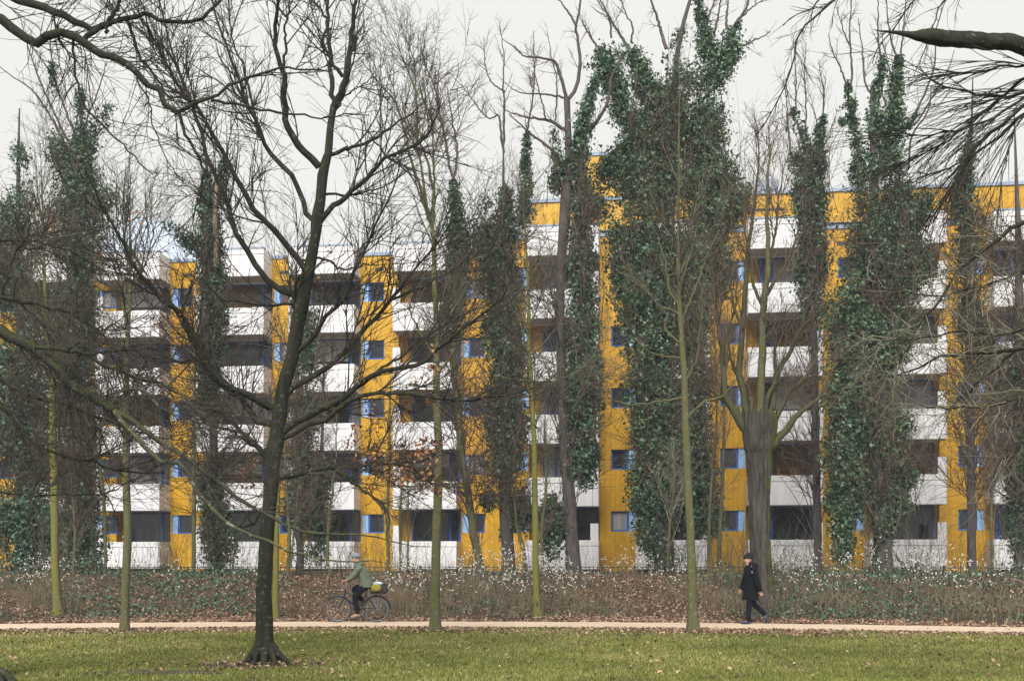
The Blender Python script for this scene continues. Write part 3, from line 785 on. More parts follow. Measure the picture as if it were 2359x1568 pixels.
for pts, r0, r1, dy in [
    (C(1, (2175, 700), (2160, 500), (2160, 300), (2142, 170), (2148, 0), (2140, -160)), 7, 3, .3),
    (C(1, (2185, 690), (2240, 570), (2265, 490), 2, (55, 470), (75, 300), (85, 190), (110, 0), (125, -120)), 9, 3.5, -.5),
    (C(2, (25, 500), (-20, 440), (-60, 370), (-95, 270), 1, (2130, 130), (2050, 0)), 5, 2, .6),
    (C(1, (2085, 1090), (1990, 1000), (1900, 880), (1860, 740), (1850, 480), (1805, 300), (1810, 0), (1805, -100)), 10.5, 3.5, -.8),
    (C(1, (1852, 430), (1868, 300), (1862, 180), (1890, 20), (1905, -60)), 4, 2, .4),
    (C(1, (1865, 110), (1800, 30), (1720, -40)), 3, 1.5, .3),
    (C(1, (2060, 1450), (2000, 1400), (1930, 1180), (1750, 980), (1680, 800), (1610, 680), (1560, 520), (1480, 300), (1400, 80), (1370, -40)), 7.5, 2.2, .9),
    (C(4, (2000, 320), 1, (1850, 1560), (1740, 1450), (1620, 1300), (1500, 1080), (1400, 900), (1270, 680), (1180, 580), (1080, 400), (960, 150), (940, 60)), 9, 1.8, -1.2),
    (C(4, (1945, 490), (1800, 440), (1690, 310), (1600, 180), (1520, 0), 1, (1470, 1300), (1350, 1000), (1290, 800), (1240, 640), (1100, 250), (1040, 0)), 9, 2, 1.0),
    (C(1, (1690, 900), (1620, 560), (1520, 260), (1490, 0)), 3.5, 1.6, .5),
    (C(4, (1930, 650), (1925, 520), (1935, 400), (1990, 330)), 5.5, 3.5, -.2),
    (C(4, (1928, 540), (1800, 545), (1700, 545), (1550, 525), (1430, 495), (1380, 440), (1330, 380)), 4, 1.2, -.6),
    (C(4, (1820, 1240), (1700, 1180), (1570, 1110), (1480, 1070), (1370, 960), (1310, 870), (1240, 720), (1180, 590), (1090, 530), (1000, 450), (850, 240), (720, 0), 1, (640, 1280), (560, 1120)), 9, 1.5, -1.3),
    (C(4, (1180, 590), (1215, 500), (1280, 350), (1330, 270)), 3, 1.0, -.3),
    (C(4, (1800, 1330), (1690, 1300), (1600, 1180), (1500, 1110), (1380, 1020), (1290, 910), (1180, 920), (1060, 870), (1010, 800)), 9.5, 2, .7),
    (C(4, (1790, 1500), (1700, 1490), (1620, 1420), (1500, 1300), (1420, 1230), (1300, 1180)), 8, 2, .9),
    (C(7, (1740, 120), (1700, 60), (1640, 20), 4, (1560, 1400), (1480, 1360), (1380, 1330)), 7, 2, -.7),
    (C(4, (1850, 1370), (1950, 1300), (2060, 1240), (2180, 1190), (2265, 1130), 5, (130, 1060), (250, 985), (400, 960), (560, 920), (640, 830), (830, 680), (1000, 560), (1180, 430)), 9.5, 1.2, -.9),
    (C(4, (1865, 1140), (1960, 1050), (2090, 990), (2200, 890), 5, (20, 870), (120, 770), (250, 620), (380, 470), (440, 380), (600, 200), (740, 0), 2, (800, 1440)), 9, 1.3, .6),
    (C(5, (360, 500), (560, 420), (720, 330), (880, 230), (1000, 160)), 3, 1, .3),
    (C(4, (1890, 920), (2040, 760), (2130, 620), (2265, 490), 5, (70, 400), (130, 260), (180, 150), 2, (330, 1280), (400, 1080)), 6, 1.2, -.7),
    (C(4, (1840, 1420), (2000, 1340), (2150, 1290), 5, (10, 1210), (130, 1140), (300, 1120), (480, 1130), (700, 1160), (850, 1160), (1100, 1130), (1300, 1070), (1450, 980)), 7.5, 1.0, -1.4),
    (C(5, (250, 985), (420, 870), (560, 760), (760, 640), (900, 560)), 4, 1, .6),
    (C(7, (1800, 250), (1960, 210), (2100, 180), 8, (0, 180), (100, 155), (300, 150), (500, 140), (590, 110), (680, 60)), 8, 1.2, .8),
    (C(8, (-20, 190), (100, 280), (200, 350), (290, 410), (330, 520), (310, 640)), 5, 1.2, -.9),
    (C(8, (330, 150), (480, 170), (560, 260), (700, 280), (860, 270), (1000, 270)), 3, .9, .5),
    (C(1, (2095, 1440), (2150, 1370), (2265, 1290), 2, (60, 1270), (160, 1190), (320, 1030), (520, 940), (600, 850), (640, 770), (660, 700)), 7.5, 1.3, -.8),
    (C(1, (2150, 1015), (2265, 970), 2, (30, 985), (130, 950), (220, 920), (380, 800), (500, 720), (590, 610)), 6, 1.2, .7),
    (C(2, (-30, 730), (60, 620), (140, 560), (220, 510)), 3, 1, -.3),
    (C(1, (2130, 1270), (2265, 1275), 2, (90, 1275), (180, 1250), (300, 1220), (430, 1130)), 3.5, 1, .5),
    (C(2, (330, 1030), (230, 920), (160, 790), (130, 640)), 2.5, .8, -.3),
    (C(7, (1690, 480), (1640, 540), (1560, 560), (1480, 530)), 4, 1.2, -.8),
    (C(4, (1960, 250), (2150, 250), 5, (0, 310), (160, 290), (330, 240), (420, 230)), 3.5, 1, .4),
    ]:
    A.limb(pts, r0 * .88, r1 * .8, dy, 'limb_dark' if r0 < 7 else 'bark_dark', S=9 if r0 > 6 else 6)
lev = A.twigs([dict(n=340, length=(.6, 2.2), ang=(20, 50), K=9, wig=.06, up=.06, ratio=.5, rmax=.014, t0=.15, tip=.002),
               dict(n=1700, length=(.25, .9), ang=(20, 50), K=6, wig=.08, up=.05, ratio=.7, tip=.0018),
               dict(n=2600, length=(.06, .3), ang=(25, 60), K=4, wig=.12, up=.03, tip=.0016)], skip=1, zmin=2.05)
low = [i for i, p_ in enumerate(A.limP) if i > 0 and p_[:, 2].mean() < 8.2]
lowlev = A.twigs([dict(n=240, length=(.8, 2.8), ang=(18, 50), K=10, wig=.06, up=.03, ratio=.5, rmax=.008, t0=.2, tip=.0016),
         dict(n=1300, length=(.3, 1.1), ang=(20, 50), K=6, wig=.08, up=.03, ratio=.7, tip=.0018),
         dict(n=1600, length=(.08, .35), ang=(25, 70), K=4, wig=.16, up=.03, tip=.0016)], src=(np.array([A.limP[i] for i in low]), np.array([A.limR[i] for i in low])), name='low_twigs', zmin=2.05)
lev = lowlev
A.dead(lev, 900, (.035, .075), (2.7, 4.5), (-4.4, -1.1))
A.dead(lev, 120, (.035, .07), (4.5, 6.4), name='stray_leaves')

# --- the tree whose trunk stands just outside the left edge
YB = 15.6
B = Tree('park_tree', 'dark tree at the left edge whose mossy limbs sweep down across the picture', YB,
         [(-75, 1556, 60), (-78, 1500, 47), (-90, 1200, 42), (-110, 900, 38), (-120, 600, 34), (-140, 300, 28), (-170, 0, 22), (-190, -200, 16)], bark='bark_dark', flare=1.5, S=16, K=36)
for pts, r0, r1, dy in [(C(7, (-150, 1440), (-60, 1500), (20, 1530), (80, 1570), (130, 1610)), 30, 9, -.6), (C(7, (-100, 1480), (-20, 1545), (30, 1620)), 26, 10, -.9)]:
    P, R = line3(pts, YB, dy, 12, r0 * .8, r1 * .8); P[-2:, 2] = np.minimum(P[-2:, 2], .0); obj('root', [tubes(P, R, 10, .08)], M['bark_dark'], B.root)
for pts, r0, r1, dy, Y0 in [
    (C(1, (-370, 60), (-200, 70), (0, 130), (100, 200), (230, 285), (280, 250), (400, 215), (540, 270), (640, 345), (740, 360), (830, 420), (960, 540), (1040, 590), (1080, 680), (1160, 735)), 12, 5.5, -.8, YB),
    (C(1, (1160, 735), (1200, 840), (1270, 990), (1310, 1050), (1330, 1150), (1310, 1280), (1260, 1430)), 4.5, 1.5, -.2, YB - .8),
    (C(1, (1160, 735), (1300, 670), (1400, 640), (1560, 530), (1700, 480), (1850, 450), (2000, 455), (2150, 470)), 4.8, 1.5, .3, YB - .8),
    (C(1, (1380, 655), (1600, 700), (1850, 740), (2100, 770), (2265, 752), 2, (200, 755)), 3.6, 1.0, -.3, YB - .75),
    (C(1, (540, 275), (640, 190), (720, 150), (850, 120), (950, 100), (1070, 140), (1200, 150), (1320, 110), (1400, 40), (1470, -40)), 6.5, 3.5, .5, YB - .35),
    (C(1, (-420, -260), (-150, -90), (80, -10), (200, 20), (350, 80), (480, 140), (600, 190), (680, 175), (725, 150)), 11, 6, -.2, YB),
    (C(1, (690, 215), (720, 120), (760, 60), (800, -40)), 4.5, 4, 0, YB - .3),
    (C(1, (370, 230), (440, 340), (560, 450), (600, 490)), 2.6, 1, -.3, YB - .25),
    (C(1, (480, 270), (485, 450), (510, 590), (560, 700), (690, 830), (800, 950), (920, 1070), (1000, 1140)), 3.2, 1.2, -.4, YB - .3),
    (C(1, (340, 80), (370, 180), (400, 280), (470, 370)), 2.8, 1.2, .3, YB - .1),
    (C(1, (830, 140), (880, 280), (905, 370), (960, 430), (1030, 540), (1100, 620), (1200, 650), (1290, 660)), 3.6, 2.0, .2, YB - .1),
    (C(1, (890, 510), (970, 650), (1000, 800), (1050, 960), (1130, 1100), (1230, 1190), (1310, 1240)), 1.8, .8, -.4, YB - .6),
    (C(4, (-330, 430), (-150, 600), (0, 700), (100, 770), (200, 810), (300, 890), (390, 980), (470, 1060), (600, 1150), (700, 1195), (750, 1240)), 12.5, 9, -1.6, YB),
    (C(4, (740, 1230), (780, 1300), (850, 1370), (920, 1440), 7, (1000, 80), (1060, 145), (1170, 150), (1220, 210), (1270, 330), (1340, 370), (1440, 500), (1560, 570), (1700, 640), (1850, 700), (1970, 735), (2100, 770), (2265, 790), 8, (180, 770), (330, 800)), 6.5, .7, -.8, YB - 1.6),
    (C(4, (745, 1235), (870, 1290), (960, 1380), (1080, 1450), 7, (1130, 60), (1240, 140), (1360, 220), (1500, 320), (1600, 400), (1730, 480), (1900, 560), (2060, 600), (2265, 610), 8, (60, 605), (220, 620), (420, 680), (600, 690)), 7, .7, .2, YB - 1.6),
    (C(4, (730, 1195), (760, 1130), (830, 1100), (930, 1100), (970, 1150), (1030, 1200), (1110, 1250), (1180, 1300), (1300, 1340)), 3.2, 1.2, -.5, YB - 1.55),
    (C(4, (230, 825), (330, 830), (460, 850), (580, 865), (640, 930), (700, 965), (800, 980), (900, 1030), (1040, 1060), (1180, 1130), (1350, 1240), (1500, 1300)), 4.6, 1.5, -.9, YB - .9),
    (C(4, (580, 865), (700, 850), (830, 835), (890, 835), (940, 890), (960, 1000), (990, 1080)), 3.2, 1.2, .4, YB - 1.1),
    (C(4, (440, 845), (500, 800), (530, 780)), 2.8, 2, .1, YB - 1.0),
    (C(4, (540, 790), (545, 830), (500, 920), (480, 1000)), 2.2, 1, .1, YB - 1.0),
    (C(4, (-320, 560), (-150, 500), (0, 490), (60, 515), (150, 525), (250, 540), (350, 570), (450, 590), (530, 640), (640, 700), (690, 760), (710, 860), (740, 900), (830, 1000), (960, 1080)), 6, 1.3, -1.2, YB),
    (C(4, (10, 490), (40, 380), (90, 230), (170, 90), (205, 10)), 3.5, 2, .2, YB - .5),
    (C(4, (640, 700), (700, 690), (760, 680), (820, 690), (830, 600), (800, 470)), 2.6, 1, -.3, YB - .9),
    (C(4, (-300, 900), (-120, 980), (0, 1030), (80, 1090), (180, 1130), (320, 1170), (450, 1200), (560, 1250), (700, 1300), (860, 1360), (1000, 1400)), 5.5, 1.2, -.9, YB),
    (C(4, (-300, 1100), (-100, 1170), (0, 1200), (60, 1250), (100, 1320), (180, 1400), (250, 1470), 7, (350, 70), (450, 110), (600, 130), (700, 180), (850, 205), (1080, 210)), 5.5, 1.2, -.3, YB),
    (C(7, (-240, 320), (0, 340), (300, 350), (600, 350), (680, 345), (760, 310), (860, 250)), 3.2, 1, .2, YB),
    (C(7, (680, 345), (720, 390), (740, 460), (780, 560)), 2, .8, .2, YB),
    (C(4, (-300, 240), (-100, 160), (0, 120), (200, 130), (400, 170), (560, 250), (700, 330)), 3.8, 1, .5, YB),
    ]:
    B.limb(pts, r0, r1, dy, 'limb_lichen' if Y0 < YB - 1.5 else 'limb_dark', S=9 if r0 > 5 else 6, base=Y0)
lev = B.twigs([dict(n=270, length=(.5, 1.9), ang=(20, 55), K=9, wig=.07, up=.0, ratio=.5, rmax=.007, tip=.0014, t0=.2),
               dict(n=1250, length=(.2, .8), ang=(20, 55), K=6, wig=.10, up=.02, ratio=.7, tip=.0016),
               dict(n=1500, length=(.06, .26), ang=(25, 70), K=4, wig=.18, tip=.0015)], skip=1, zmin=2.05)
low = [i for i, p_ in enumerate(B.limP) if i > 0 and p_[:, 2].mean() < 6.0]
B.twigs([dict(n=190, length=(.8, 2.6), ang=(15, 50), K=10, wig=.06, up=.02, ratio=.5, rmax=.006, t0=.2, tip=.0014),
         dict(n=900, length=(.25, .95), ang=(20, 50), K=6, wig=.09, up=.02, ratio=.7, tip=.0016),
         dict(n=800, length=(.06, .3), ang=(25, 70), K=4, wig=.18, tip=.0015)], src=(np.array([B.limP[i] for i in low]), np.array([B.limR[i] for i in low])), name='low_twigs', zmin=2.05)
p = at(125, 515, YB - .3); pl = p + rng.normal(0, .028, (14, 3)) * [1, 1, 1.4]
setp(obj('withered_leaves', [leaves(pl, rng.uniform(.03, .06, 14))], M['dead_leaf'], B.root), kind='stuff')

# --- the tree whose trunk stands outside the right edge: broken limb and weeping twigs
YC = 14.0
Ct = Tree('park_tree', 'tree at the right edge with a thick broken limb and sweeping hair fine drooping twigs', YC,
          [(2610, 1590, 66), (2605, 1500, 52), (2600, 1200, 48), (2590, 900, 45), (2585, 600, 43), (2575, 300, 38), (2570, 0, 30), (2570, -250, 20)], bark='bark_dark', flare=1.4, S=16, K=36)
bl = C(3, (2900, 640, 62), (2700, 520, 58), (2500, 420, 56), (2380, 355, 52), (2265, 310, 50), (2190, 285, 46), (2100, 275, 45), (2000, 272, 46), (1900, 266, 45), (1800, 262, 44), (1700, 250, 46), (1630, 238, 40), (1570, 238, 26), (1500, 226, 16), (1440, 216, 11), (1360, 207, 6), (1280, 195, 1.5))
P, R = line3(bl, YC, -.6, 44, wob=.004)
obj('broken_limb', [tubes(P, R, 18, .09, seed=3)], M['bark_dark'], Ct.root)
sp = line3(C(3, (1640, 225), (1625, 200), (1618, 193)), YC - .45, 0, 6, 5, 1)
obj('splinter', [tubes(sp[0], sp[1], 6)], M['bark_dark'], Ct.root)
for pts, r0, r1, dy, Y0 in [
    (C(3, (2700, 460), (2450, 450), (2265, 440), (2150, 430), (1950, 475), (1750, 465), (1690, 450)), 4, 1.2, -.4, YC),
    (C(3, (2850, 560), (2500, 560), (2265, 600), (2100, 635), (1900, 600), (1750, 570), (1650, 500), (1580, 440)), 6, 1.2, .3, YC),
    (C(3, (2850, 420), (2500, 540), (2265, 690), (2150, 790), (2000, 900), (1880, 1080), (1750, 1280), (1680, 1400)), 6, 1.5, -.5, YC),
    (C(3, (2850, 600), (2500, 640), (2265, 740), (2100, 900), (1960, 990), (1860, 1060), (1700, 1130), (1560, 1120)), 5, 1.2, -.3, YC),
    (C(3, (2800, 380), (2450, 450), (2265, 520), (2100, 650), (1950, 760), (1800, 900), (1600, 1000), (1480, 1060)), 5, 1, .4, YC),
    (C(3, (2850, 500), (2450, 590), (2265, 640), (2050, 780), (1850, 840), (1600, 890), (1440, 870), (1330, 850)), 4, 1, .2, YC),
    (C(3, (2800, 620), (2400, 700), (2230, 800), (2170, 960), (2130, 1130), (2120, 1250)), 3, 1, -.4, YC),
    (C(3, (1900, -400), (1500, -250), (1250, -150), (1040, 0), (900, 110), (790, 260), (740, 430), (710, 560), (650, 700), (560, 830)), 4, 1, -.5, YC),
    (C(3, (1700, -300), (1100, -120), (870, 60), (760, 100), (690, 170)), 3, 1, -.2, YC),
    (C(3, (2300, -300), (1700, -150), (1540, 20), (1430, 150), (1330, 300), (1270, 420)), 3.2, 1, -.2, YC),
    (C(3, (2300, -200), (1760, 0), (1690, 120), (1640, 260), (1590, 380)), 2.6, .9, .3, YC),
    (C(6, (2700, -250), (2400, -80), (2265, 0), (2140, 70), (2000, 180), (1900, 270), (1780, 400), (1700, 520), (1600, 650), (1500, 830), (1400, 950), (1340, 1040)), 6, 1, -.6, YC),
    (C(6, (2800, 780), (2500, 810), (2265, 820), (2150, 850), (1950, 850), (1700, 900), (1450, 1000), (1250, 1030)), 6, 1, -.5, YC),
    (C(6, (2800, 720), (2500, 760), (2265, 800), (2150, 880), (2080, 960), (1950, 1060), (1860, 1150), (1750, 1230)), 6.5, 1.3, .2, YC),
    (C(6, (2800, 650), (2400, 660), (2265, 700), (2100, 740), (1850, 720), (1600, 760), (1300, 780)), 4, .9, -.8, YC),
    (C(6, (2800, 200), (2450, 280), (2265, 330), (2000, 420), (1750, 480), (1500, 470), (1250, 380)), 4, .9, .6, YC),
    (C(6, (2800, 1150), (2450, 1120), (2265, 1140), (2050, 1200), (1800, 1220), (1500, 1180)), 4, .9, -.5, YC),
    (C(9, (2600, -150), (2400, -50), (2265, 10), (2100, 150), (2050, 270), (1950, 320)), 3, .9, .4, YC),
    ]:
    Ct.limb(pts, r0, r1, dy, 'limb_dark', S=6, base=Y0)
Ct.twigs([dict(n=150, length=(.9, 2.2), ang=(3, 13), K=10, wig=.03, up=-.035, ratio=.6, rmax=.005, tip=.002, t0=.3, lenfall=.5),
          dict(n=300, length=(.3, 1.1), ang=(5, 24), K=7, wig=.06, up=-.02, ratio=.7, tip=.0016)], src=(np.array(Ct.limP[1:8]), np.array(Ct.limR[1:8])), mat='twig_dark')
Ct.twigs([dict(n=70, length=(.3, .9), ang=(10, 35), K=8, wig=.06, up=-.02, ratio=.6, rmax=.004, tip=.0016, t0=.4),
          dict(n=160, length=(.1, .4), ang=(10, 45), K=5, wig=.1, tip=.0014)], src=(np.array(Ct.limP[8:12]), np.array(Ct.limR[8:12])), mat='twig_dark', name='upper_twigs')
src = (np.array(Ct.limP[12:]), np.array(Ct.limR[12:]))
Ct.twigs([dict(n=230, length=(.4, 1.3), ang=(20, 70), K=9, wig=.11, up=-.05, ratio=.6, rmax=.005, tip=.0018, t0=.3),
          dict(n=900, length=(.15, .5), ang=(25, 70), K=6, wig=.14, up=.02, tip=.0016)], src=src, mat='twig_pale', name='pale_twigs')
Ct.dead([(np.array(Ct.limP[12:]), 0)], 18, (.03, .06))

# --- the row of slim young trees along both edges of the path
ROW = 'slim young trees lining the sandy path'
up1 = [dict(n=46, length=(1.2, 3.2), ang=(20, 45), K=10, wig=.06, up=.07, ratio=.55, rmax=.022, t0=.42, t1=.98, tip=.002),
       dict(n=420, length=(.4, 1.3), ang=(20, 50), K=8, wig=.09, up=.05, ratio=.6, tip=.002),
       dict(n=1350, length=(.12, .5), ang=(25, 60), K=4, wig=.14, up=.03, tip=.0018)]
def slim(label, Y, trunk, limbs=(), levels=None, bark='bark_young', twig='twig_olive', lb='bark_young', skip=0, **k):
    t = Tree('slim_tree', label, Y, trunk, group=ROW, bark=bark, flare=1.25, **k)
    for pts, r0, r1, dy in limbs: t.limb(pts, r0, r1, dy, lb, S=6)
    t.lev = t.twigs(levels or up1, mat=twig, skip=skip)
    return t
def scaled(levels, f, **o): return [dict(l, n=int(l['n'] * f), **o) for l in levels]
slim('slim tree with mossy trunk on the near verge left of the big foreground tree', 26.0,
     C(7, (812, 1258, 34), (815, 1180, 29), (822, 900, 26), (836, 600, 26), (828, 400, 24), (824, 200, 23), (826, 0, 22), 4, (824, 1300, 20), (826, 1000, 17), (835, 700, 14), (848, 480, 11), (850, 250, 8), (848, 0, 5), 1, (850, 1400, 3), (852, 1280, 1.5)),
     [(C(4, (835, 700), (800, 500), (790, 350), (720, 200)), 4, 1, -.4), (C(4, (848, 480), (940, 300), (990, 120), 1, (1010, 1480)), 3.5, 1, .4), (C(4, (850, 250), (800, 60), 1, (760, 1420)), 2.5, .8, .3), (C(4, (848, 360), (900, 100), 1, (960, 1370)), 2.5, .8, -.4)],
     scaled(up1, .9))
slim('slim straight mossy tree on the near verge between cyclist and the leaning ivy trunk', 26.2,
     C(8, (630, 1252, 42), (630, 1190, 34), (632, 900, 30), (640, 600, 29), (650, 300, 28), (655, 0, 26), 5, (650, 1430, 26), (640, 1100, 23), (640, 900, 20), (638, 600, 18), (622, 400, 16), (625, 200, 15), (605, 0, 13), 2, (590, 1440, 11), (560, 1250, 9), (525, 1000, 7), (470, 900, 5), (420, 760, 3), (380, 660, 1.5)),
     [(C(2, (610, 1500), (620, 1350), (612, 1200), (560, 1000), (525, 930), (440, 760), (400, 620)), 4, 1, .5), (C(2, (615, 1450), (628, 1200), (622, 1050), (615, 850), (600, 700)), 3.5, 1, -.4),
      (C(2, (590, 1440), (540, 1250), (460, 1000), (430, 850), (390, 700), (330, 610), (230, 500)), 4, .8, -.6), (C(2, (520, 950), (510, 720), (495, 560), (500, 430), (460, 300)), 3, .8, .3),
      (C(5, (640, 900), (560, 780), (480, 620), (440, 480)), 3.5, 1, .5), (C(5, (640, 1000), (720, 900), (800, 760), (830, 620)), 3.5, 1, -.5)], scaled(up1, 1.2))
D3 = slim('slim tree with pale lichen grey side branches, near verge left of the walker', 25.9,
     C(9, (105, 1258, 44), (100, 1180, 34), (95, 900, 30), (86, 600, 27), (75, 400, 26), (65, 200, 25), (58, 0, 25), 6, (55, 1380, 25), (48, 1100, 22), (42, 950, 20), (22, 700, 18), (12, 450, 15), (4, 200, 12), 5, (2233, 750, 16), (2222, 300, 11), (2215, 0, 9), 2, (2218, 1400, 8), (2222, 1150, 7), (2222, 900, 5), (2226, 600, 3), (2228, 400, 1.5)),
     [(C(5, (2225, 610), (2180, 580), (2100, 560), (2020, 470), (1950, 390)), 3.5, .9, -.5), (C(5, (2232, 795), (2160, 740), (2130, 690), (2140, 620), (2100, 540)), 3.2, 1, .4),
      (C(5, (2235, 890), (2150, 885), (2050, 860), (1950, 790), (1880, 740)), 3.2, .9, -.6), (C(5, (2220, 540), (2160, 440), (2130, 250), (2080, 100), (2050, 20)), 3.5, .9, .5),
      (C(6, (22, 690), (60, 580), (100, 480), (200, 200), (280, 60)), 3.2, .9, .4), (C(6, (46, 1060), (120, 900), (150, 680), (145, 480)), 3.5, 1, -.5), (C(6, (60, 1290), (170, 1180), (300, 1140), (350, 1070), (420, 1000)), 4.2, 1, -.4),
      (C(5, (2260, 1140), (2100, 1180), (1900, 1190), (1760, 1150)), 3.2, .8, .4), (C(6, (10, 430), (60, 300), (110, 120), (130, -60)), 3, .8, -.3)], scaled(up1, .62), twig='twig_olive', ridge=.04)
slim('slim yellow green trunk, leftmost of the row, in front of dark ivy', 31.2,
     C(7, (382, 1172, 38), (378, 1100, 31), (366, 900, 26), (360, 700, 24), (356, 400, 25), (352, 200, 24), (346, 0, 23), 4, (345, 1300, 22), (342, 1100, 20), (325, 900, 17), (305, 600, 13), (292, 400, 10), (285, 150, 7), 1, (280, 1400, 5), (270, 1150, 3), (265, 950, 1.5)),
     [], scaled(up1, 1.2), bark='bark_lime')
slim('yellow green slim trunk half hidden behind the big foreground tree', 31.0,
     C(7, (1800, 1150, 28), (1800, 1050, 21), (1806, 700, 17), (1815, 400, 15), (1830, 100, 13), 4, (1850, 1300, 11), (1880, 1000, 9), (1900, 700, 6), (1910, 400, 3), (1915, 200, 1.5)),
     [], scaled(up1, .6), bark='bark_lime')
slim('slim bright moss trunk on the far verge right of the leaning ivy trunk', 31.3,
     C(8, (1302, 1152, 36), (1296, 1080, 26), (1287, 900, 22), (1285, 600, 20), (1283, 400, 19), (1280, 200, 18), (1278, 0, 17), 5, (1275, 1400, 16), (1262, 1100, 14), (1248, 900, 12), (1240, 750, 10), (1245, 600, 9), (1230, 300, 7), (1215, 0, 5), 2, (1210, 1400, 3), (1205, 1200, 1.5)),
     [(C(5, (1248, 900), (1215, 780), (1200, 700)), 4, 2.2, -.1), (C(5, (1245, 880), (1320, 820), (1420, 700), (1520, 640)), 3, .8, -.5), (C(5, (1262, 1050), (1150, 1030), (1020, 1010), (900, 1020)), 2.5, .7, .3),
      (C(5, (1270, 1150), (1400, 1050), (1560, 980), (1650, 900)), 2.6, .7, -.3)], scaled(up1, .9), bark='bark_lime')

# --- the old pollard with its broken top
Pd = Tree('pollard_tree', 'thick old pollard with furrowed bark, broken top and green mossy flank beside the walker', 31.1,
          C(9, (545, 1152, 84), (548, 1080, 76), (550, 950, 70), (545, 800, 66), (535, 600, 64), (532, 400, 67), (532, 200, 76), (530, 80, 84), 6, (530, 1500, 90), (530, 1420, 102), (533, 1350, 112), (535, 1290, 110)),
          bark='bark_old', flare=1.25, ridge=.032, S=64, K=60)
Y0 = 31.1
me = Pd.trunk.data
S_, n_ = 64, len(me.vertices)
for j in range(S_):                                   # ragged broken crown: the last rings run up to uneven splinters
    dz = .05 + .22 * abs(math.sin(j * .74) * math.sin(j * .41 + 1)) + rng.uniform(0, .06)
    me.vertices[n_ - S_ + j].co.z += dz
    me.vertices[n_ - 2 * S_ + j].co.z += dz * .5
c = at(1560 + 535 * .3525, 510 + 1300 * .3525, Y0)
obj('hollow_top', [caps(tubes(np.array([c + [0, 0, -.1], c]), np.array([.38, .36]), 14)[0], 14)], M['bark_old'], Pd.root)
for pts, r0, r1, dy in [
    (C(6, (530, 1390), (540, 1200), (550, 1000), (555, 700), (570, 500), (590, 300), (585, 0), 3, (582, 1400), (590, 1200), (600, 1000), (596, 820)), 8, 1, -.5),
    (C(6, (460, 1300), (430, 1100), (400, 1000), (425, 700), (440, 450), (460, 200), 3, (500, 1350), (530, 1100), (525, 830)), 6.5, .9, .4),
    (C(6, (440, 1360), (350, 1200), (310, 1130), (300, 900), (270, 700), (240, 450), (230, 200)), 7, 1, -.3),
    (C(6, (440, 1330), (390, 1230), (300, 1170), (230, 1100), (200, 1000), (170, 850)), 5.5, 1, .5),
    (C(6, (570, 1360), (620, 1200), (650, 1000), (720, 870), (800, 700), (860, 520), (900, 350)), 6.5, 1, -.5),
    (C(6, (620, 1470), (700, 1370), (820, 1230), (900, 1170), (960, 1080), (1010, 960)), 7, 1.2, -.4),
    (C(6, (610, 1360), (720, 1130), (850, 1000), (900, 900), (960, 760)), 6, 1, .5),
    (C(6, (500, 1370), (480, 1170), (430, 1120), (410, 1050), (350, 900), (330, 700)), 7, 1, .4),
    (C(6, (585, 480), (640, 380), (700, 300), (760, 150), (800, 0)), 3.5, .8, -.3), (C(6, (560, 560), (500, 420), (480, 250), (440, 80), 3, (470, 1280)), 3.5, .8, .3),
    (C(6, (590, 300), (640, 100), (650, -60), 3, (690, 1150)), 3, .8, -.3), (C(6, (425, 700), (370, 560), (340, 380), (330, 200)), 3.2, .8, -.3), (C(6, (570, 1380), (590, 1150), (640, 1040), (640, 800), (680, 600)), 5, 1, -.6),
    (C(6, (300, 900), (330, 700), (380, 560), (390, 300)), 3.5, .9, .3)]:
    Pd.limb(pts, r0 * 1.3, r1, dy, 'bark_young' if r0 == 8 else 'bark_shoot', S=8 if r0 > 5 else 6)
Pd.twigs([dict(n=210, length=(.8, 2.4), ang=(15, 42), K=9, wig=.07, up=.06, ratio=.55, rmax=.012, t0=.25, tip=.002),
          dict(n=1500, length=(.3, 1.0), ang=(20, 50), K=6, wig=.1, up=.04, ratio=.6, tip=.002),
          dict(n=1600, length=(.12, .45), ang=(25, 60), K=4, wig=.14, up=.02, tip=.0018)], skip=1, mat='twig_brown')

